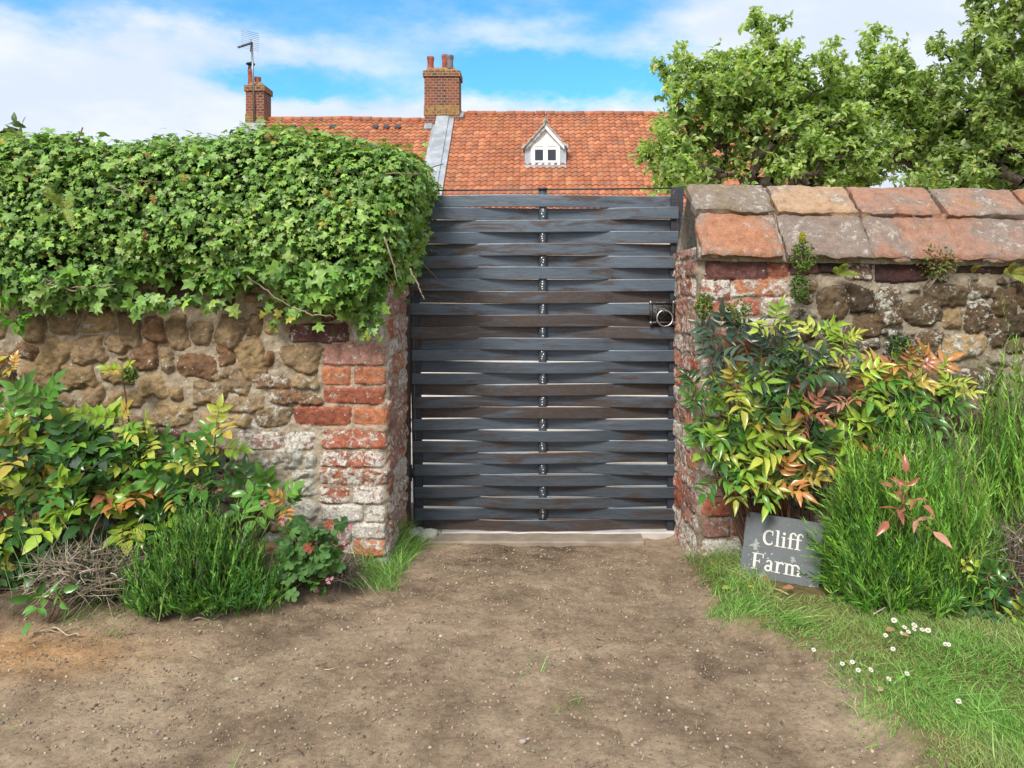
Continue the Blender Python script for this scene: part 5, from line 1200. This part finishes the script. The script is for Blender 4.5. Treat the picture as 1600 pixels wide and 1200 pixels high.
AP = [(.37, .51, .16), (.44, .58, .19), (.29, .42, .13), (.51, .62, .26), (.20, .31, .09), (.48, .58, .32)]
tree('broad gnarled apple tree nearest the house roof, over the right wall', (2.2, 7.0, -.05), [(1050, 150, 46), (1045, 235, 40), (1085, 205, 55), (1120, 150, 45), (1205, 138, 70), (1185, 190, 95), (1250, 130, 48), (1290, 200, 70), (1130, 260, 75), (1240, 260, 75), (1330, 250, 70), (1090, 280, 55), (1050, 270, 40), (1180, 150, 70)], 7.0, 430, 38000, AP, .085, 4)
tree('lower leafy tree between the two big trees', (3.5, 7.3, -.05), [(1345, 140, 45), (1400, 138, 48), (1440, 165, 48), (1400, 200, 70), (1450, 245, 60), (1350, 275, 60), (1330, 180, 50), (1480, 270, 55), (1530, 280, 60), (1250, 285, 50)], 7.3, 300, 25000, AP, .06, 9, size=(.034, .06))
tree('tall dark tree at the right edge reaching out of the frame', (4.4, 6.6, -.05), [(1570, 60, 80), (1520, 110, 62), (1480, 150, 40), (1590, 160, 90), (1530, 235, 75), (1640, 100, 110), (1600, 270, 70), (1480, 275, 55), (1660, 230, 100), (1620, -30, 80), (1500, 200, 70), (1560, 270, 60)], 6.6, 380, 34000, [tuple(q * .85 for q in c) for c in AP], .085, 15)
tree('thin sapling behind the ivy at the left edge', (-3.9, 5.2, -.05), [(-60, 215, 30), (8, 200, 13), (-90, 170, 40), (15, 208, 12)], 5.0, 22, 200, [(.13, .2, .10), (.10, .17, .07), (.16, .22, .13)], .03, 22, size=(.06, .09), group=None, name='sapling', dy=.15)

# ------------------------------------------------------------------ the house
def house():
    YR = 33.0; tanp = .9
    zR, zL = H + (CY - 179.5) * YR / F, H + (CY - 188) * YR / F
    XA = px2x(414, YR); XM = px2x(689, YR); XB = px2x(1236, YR)
    root = empty('farmhouse', (0, YR - 3, -.05), 'long farmhouse with orange pantile roof, two chimneys and a white dormer', 'house')
    run = 5.4
    def roof(x0, x1, zr, nm):
        g = Geo(); tw, gauge = .247, .285; L = run / math.cos(math.atan(tanp)); nrow = int(L / gauge); nc = int((x1 - x0) / tw) + 1
        cd, sd_ = 1 / math.hypot(1, tanp), tanp / math.hypot(1, tanp)
        sub = 6; prof = [0, .35, .85, 1., .8, .3]   # pantile roll, across one tile
        us = np.arange(nc * sub + 1) / sub; hp = np.array([prof[i % sub] for i in range(len(us))]) * .055
        xs = np.minimum(x0 + us * tw, x1)
        for r_ in range(nrow):
            tcol = pick([(.38, .145, .073), (.42, .165, .083), (.345, .128, .066), (.45, .19, .098), (.32, .135, .08)], nc + 1, None, .12)
            jit = np.repeat(rng.normal(0, .006, nc + 1), sub)[:len(us)]
            s0, s1 = r_ * gauge - .02, (r_ + 1) * gauge
            lines = []
            for s_, lift in ((s0, .0), (s1, .035), (s1 + .002, .0)):
                hh = hp + lift + jit * (lift > 0) if lift or s_ == s0 else hp * .0 - .02
                ss = s_ + np.sin(us * 2 * math.pi) * .012
                lines.append(np.stack([xs, YR - ss * cd - hh * sd_, zr - ss * sd_ + hh * cd + .035 * fbm(xs * .35, ss * .5, 0, 2, 91)], -1))
            v = np.stack(lines, 0); m = len(us); i = (np.arange(2)[:, None] * m + np.arange(m - 1)[None]).ravel()
            c = np.repeat(tcol, sub, axis=0)[:m]; g.add(v, np.stack([i, i + m, i + m + 1, i + 1], -1), np.tile(c, (3, 1)))
        v = [(x0, YR, zr), (x1, YR, zr), (x1, YR + run, zr - run * tanp), (x0, YR + run, zr - run * tanp)]; g.add(v, np.array([(0, 1, 2, 3)]), (.45, .15, .07))
        rf = g.build(nm, M['tile'], root, False)
        g = Geo(); n = int((x1 - x0) / .42)
        for k in range(n):
            a, b = x0 + k * .42, min(x0 + k * .42 + .40, x1); z = zr + .015 + rng.normal(0, .010) + .035 * float(fbm(a * .35, 0, 0, 2, 91)); g.tube([(a, YR - .02, z), (b, YR - .02, z + rng.normal(0, .004))], .13, 10, pick([(.40, .14, .07), (.35, .14, .08), (.44, .17, .09)], 1)[0])
        g.build('ridge_tiles', M['tile'], rf)
        return rf
    rl = roof(XA, XM + .3, zL, 'roof'); rr_ = roof(XM + .3, XB, zR, 'roof')
    cd, sd_ = 1 / math.hypot(1, tanp), tanp / math.hypot(1, tanp)
    for px in (458, 520, 587, 604, 622):                                # glass tiles
        s_ = .68; g = Geo(); x = px2x(px, YR - .5); q = lambda u, v, h: (x + u, YR - (s_ + v) * cd - h * sd_, zL - (s_ + v) * sd_ + h * cd)
        g.box((-.11, -.13, .02), (.11, .13, .115), (.5, .5, .5), lambda p_: q(*p_)); g.build('glass_tile', M['glass'], rl, False)
    g = Geo(); g.box((XA, YR - run + .35, -.3), (XB, YR + run - .4, zL - run * tanp + .25))
    zz = zL - run * tanp + .25
    for x, s_, zr in ((XA, -1, zL), (XB, 1, zR)):
        yq = run - .38
        g.add([(x, YR - yq, zz), (x, YR + yq, zz), (x, YR, zr - .05), (x - s_ * .3, YR - yq, zz), (x - s_ * .3, YR + yq, zz), (x - s_ * .3, YR, zr - .05)], [np.array([(0, 1, 2), (3, 5, 4)]), np.array([(0, 2, 5, 3), (1, 4, 5, 2)])])
    g.build('wall', M['render'], root, False)
    # lead covered parapet between the two roofs
    q = lambda x, s_, h: (x, YR - s_ * cd - h * sd_, zL - s_ * sd_ + h * cd)
    g = Geo(); g.box((XM - .12, -.1, .0), (XM + .40, 6.9, .40), M=lambda p_: q(*p_)); g.box((XM - .30, -.05, .0), (XM - .12, 6.9, .12), M=lambda p_: q(*p_)); g.box((XM + .40, -.05, .0), (XM + .62, 6.9, .34), M=lambda p_: q(*p_))
    g.box((XM - .62, -.02, .02), (XM - .3, .95, .16), M=lambda p_: q(*p_)); g.box((XM + .62, -.02, .2), (XM + 1.0, .36, .38), M=lambda p_: q(*p_))
    g.build('lead_parapet', M['lead'], root, False)
    # chimneys
    def stack(px0, px1, py0, py1, dep, zbase, pots, mossy):
        x0, x1 = px2x(px0, YR - dep / 2), px2x(px1, YR - dep / 2); z1 = H + (CY - py0) * YR / F; z0 = zbase; g = Geo()
        w = x1 - x0
        g.box((x0, YR - dep / 2, z0), (x1, YR + dep / 2, z1 - .46), (.5, .5, .5, 0))
        g.box((x0 - .06, YR - dep / 2 - .06, z1 - .46), (x1 + .06, YR + dep / 2 + .06, z1 - .22), (.5, .5, .5, .35))
        zq = H + (CY - py1) * YR / F
        g.box((x0 - .02, YR - dep / 2 - .02, zq), (x1 + .02, YR + dep / 2 + .02, zq + .42), (.5, .5, .5, .8))
        g.add([(x0 - .0, YR - dep / 2, z1 - .22), (x1, YR - dep / 2, z1 - .22), (x1, YR + dep / 2, z1 - .22), (x0, YR + dep / 2, z1 - .22), (x0 + .22, YR - dep / 4, z1), (x1 - .22, YR - dep / 4, z1), (x1 - .22, YR + dep / 4, z1), (x0 + .22, YR + dep / 4, z1)],
              [np.array([(0, 1, 5, 4), (1, 2, 6, 5), (2, 3, 7, 6), (3, 0, 4, 7), (4, 5, 6, 7)])], (.5, .5, .5, .9))
        st = g.build('chimney', M['chimbrick'], root, False)
        for (a, b, ztop, mm, yo, cowl, sq) in pots:
            xa, xb = px2x(a, YR + yo), px2x(b, YR + yo); xc = (xa + xb) / 2; r = (xb - xa) / 2; zt2 = H + (CY - ztop) * (YR + yo) / F; g = Geo(); zb2 = z1 - .1
            hs = np.linspace(0, 1, 9); prof = [1.0, .95, .9, .88, .86, .86, .9, 1.02, 1.0]
            if sq: prof = [1, .86, 1, .86, 1, .86, 1, .9, 1]
            g.tube([(xc, YR + yo, zb2 + (zt2 - zb2) * h) for h in hs], np.array(prof) * r, 14)
            pt = g.build('chimney_pot', M[mm], st)
            if cowl:
                g = Geo(); g.tube([(xc, YR + yo, zt2 + .22), (xc, YR + yo, zt2 + .27), (xc, YR + yo, zt2 + .34)], (r * 1.5, r * 1.5, .03), 14)
                for a_ in (0, 2.1, 4.2): g.tube([(xc + r * .8 * math.cos(a_), YR + yo + r * .8 * math.sin(a_), zt2 - .03), (xc + r * .8 * math.cos(a_), YR + yo + r * .8 * math.sin(a_), zt2 + .23)], .03, 5)
                g.build('cowl', M['darkmetal'], pt)
        return st
    stack(663, 717, 108, 184, 1.0, zL - .9, [(667, 678.5, 89, 'pot', .1, 0, 0), (690, 701, 86, 'pot', .2, 0, 0), (697.5, 709, 87, 'potgrey', -.22, 0, 0)], .6)
    cs = stack(384, 412, 130, 197, .9, zL - 2., [(387, 396, 109, 'pot', .0, 1, 0), (397.5, 408, 121, 'pot', .25, 0, 1)], .4)
    g = Geo(); x0, x1 = px2x(382, YR), px2x(415, YR); g.box((x0 - .03, YR - .5, zL - 1.2), (x1 + .16, YR + .5, zL - .22)); g.build('lead_flashing', M['lead'], cs, False)
    # dormer
    yD = 30.05; W_ = lambda px, py: (px2x(px, yD), H + (CY - py) * yD / F)
    xa, zb = W_(829.5, 256.5); xb, _ = W_(875, 256.5); _, ze = W_(0, 224); xc = (xa + xb) / 2; _, zt = W_(0, 199)
    g = Geo()
    yb_at = lambda z: YR - (zR - z) / tanp                              # where the roof plane passes height z
    g.box((xa, yD, zb), (xa + .12, yb_at(ze) + .3, ze)); g.box((xb - .12, yD, zb), (xb, yb_at(ze) + .3, ze))
    dm = g.build('dormer', M['lead'], root, False)
    g = Geo(); n = 7                                                    # boarded gable
    for k in range(n):
        a, b = k / n, (k + 1) / n; z0, z1 = ze + (zt - ze) * a * .93, ze + (zt - ze) * b * .93; h0 = (xb - xa) / 2 * (1 - a); h1 = (xb - xa) / 2 * (1 - b)
        g.add([(xc - h0, yD - .02, z0), (xc + h0, yD - .02, z0), (xc + h1, yD + .0, z1), (xc - h1, yD + .0, z1), (xc - h0, yD + .05, z0), (xc + h0, yD + .05, z0), (xc + h1, yD + .05, z1), (xc - h1, yD + .05, z1)], np.array([(0, 1, 2, 3), (4, 0, 3, 7), (1, 5, 6, 2), (0, 4, 5, 1), (3, 2, 6, 7)]))
    g.build('gable_boards', M['white'], dm, False)
    sl = (zt - ze) / ((xb - xa) / 2)
    for sg in (-1, 1):
        g = Geo(); ex = (xb - xa) / 2 + .16; z_e = zt + .1 - ex * sl
        v = [(xc, yD - .16, zt + .10), (xc + sg * ex, yD - .16, z_e), (xc + sg * ex, yD - .16, z_e - .19), (xc, yD - .16, zt - .09)]; v += [(a, yD - .10, c) for a, b, c in v]
        g.add(v, np.array([(0, 1, 2, 3), (4, 7, 6, 5), (0, 4, 5, 1), (2, 6, 7, 3), (1, 5, 6, 2)])); g.build('barge_board', M['white'] if sg > 0 else M['greypaint'], dm, False)
        g = Geo(); ex = (xb - xa) / 2 + .30; z_e = zt + .16 - ex * sl
        ytop, ylow = yb_at(zt + .1) + .3, yb_at(z_e) + .3
        v = [(xc, yD - .22, zt + .17), (xc + sg * ex, yD - .22, z_e), (xc + sg * ex, ylow, z_e), (xc, ytop, zt + .17)]; v += [(a, b, c - .07) for a, b, c in v]
        g.add(v, np.array([(0, 1, 2, 3), (4, 7, 6, 5), (0, 4, 5, 1), (1, 5, 6, 2)]), (.30, .16, .10)); g.build('dormer_roof', M['greypaint'], dm, False)
    g = Geo(); g.tube([(xc, yD - .24, zt + .2), (xc, yD + 1.6, zt + .2)], .09, 8); g.tube([(xc, yD - .24, zt + .2), (xc, yD - .24, zt + .34)], (.06, .02), 6); g.build('dormer_ridge', M['greypaint'], dm)
    for sg in (-1, 1):
        g = Geo(); x = xa if sg < 0 else xb; g.box((min(x, x + sg * .24), yD - .02, zb - .14), (max(x, x + sg * .24), yD + .12, ze - .12)); g.box((min(x, x + sg * .32), yD - .05, ze - .2), (max(x, x + sg * .32), yD + .3, ze - .03)); g.build('lead_flashing', M['lead'], dm, False)
    g = Geo(); g.box((xa - .24, yD - .22, zb - .26), (xb + .24, yD - .03, zb - .06)); g.build('lead_apron', M['lead'], dm, False)
    g = Geo(); fw = .085
    g.box((xa, yD - .05, zb - .04), (xb, yD, zb + .06)); g.box((xa, yD - .05, ze - .06), (xb, yD, ze + .02)); g.box((xa, yD - .048, zb + .06), (xa + .1, yD, ze - .06)); g.box((xb - .1, yD - .048, zb + .06), (xb, yD, ze - .06)); g.box((xc - .03, yD - .047, zb + .06), (xc + .03, yD, ze - .06))
    for s0, s1 in ((xa + .1, xc - .03), (xc + .03, xb - .1)):
        g.box((s0, yD - .07, zb + .06), (s1, yD - .02, zb + .13)); g.box((s0, yD - .07, ze - .12), (s1, yD - .02, ze - .06)); g.box((s0, yD - .069, zb + .13), (s0 + .06, yD - .02, ze - .12)); g.box((s1 - .06, yD - .069, zb + .13), (s1, yD - .02, ze - .12))
    g.build('window_frame', M['white'], dm, False)
    for s0, s1 in ((xa + .16, xc - .09), (xc + .09, xb - .16)):
        g = Geo(); g.box((s0, yD - .03, zb + .13), (s1, yD - .01, ze - .12)); g.build('window_pane', M['glass'], dm, False)
        g = Geo(); g.box((s0, yD - .045, ze - .25), (s1, yD - .032, ze - .122)); g.build('blind', M['white'], dm, False)
    # television aerial
    a = empty('tv_aerial', (px2x(396, YR - .5), YR - .5, zL), 'thin television aerial on a mast fixed to the left chimney', 'aerial')
    zz = lambda py: H + (CY - py) * (YR - .5) / F; xx = lambda px: px2x(px, YR - .5)
    g = Geo(); g.tube([(xx(397.5), YR - .5, zz(190)), (xx(395.5), YR - .5, zz(120)), (xx(393.5), YR - .5, zz(66))], .045, 7); g.build('mast', M['aerial'], a)
    g = Geo(); g.tube([(xx(394), YR - .5, zz(67)), (xx(381), YR - 1.1, zz(81))], .05, 6); g.build('boom', M['darkmetal'], a)
    g = Geo()
    for k in range(9):
        t = k / 8; c = np.array((xx(394) * (1 - t) + xx(381) * t, YR - .5 - .6 * t, zz(67) * (1 - t) + zz(81) * t))
        g.tube([c + (-.11, .2, .11), c + (.11, -.2, -.07)], .008, 4)
    for k in range(5):
        for sg in (-1, 1):
            z = zz(66) + sg * (.05 + k * .08) + .1; g.tube([(xx(377.5), YR - .55, z + .06), (xx(402), YR - .3, z - .06)], .007, 4)
    g.tube([(xx(391), YR - .4, zz(60)), (xx(390), YR - .4, zz(80))], .02, 4)
    g.build('elements', M['aerial'], a)
house()
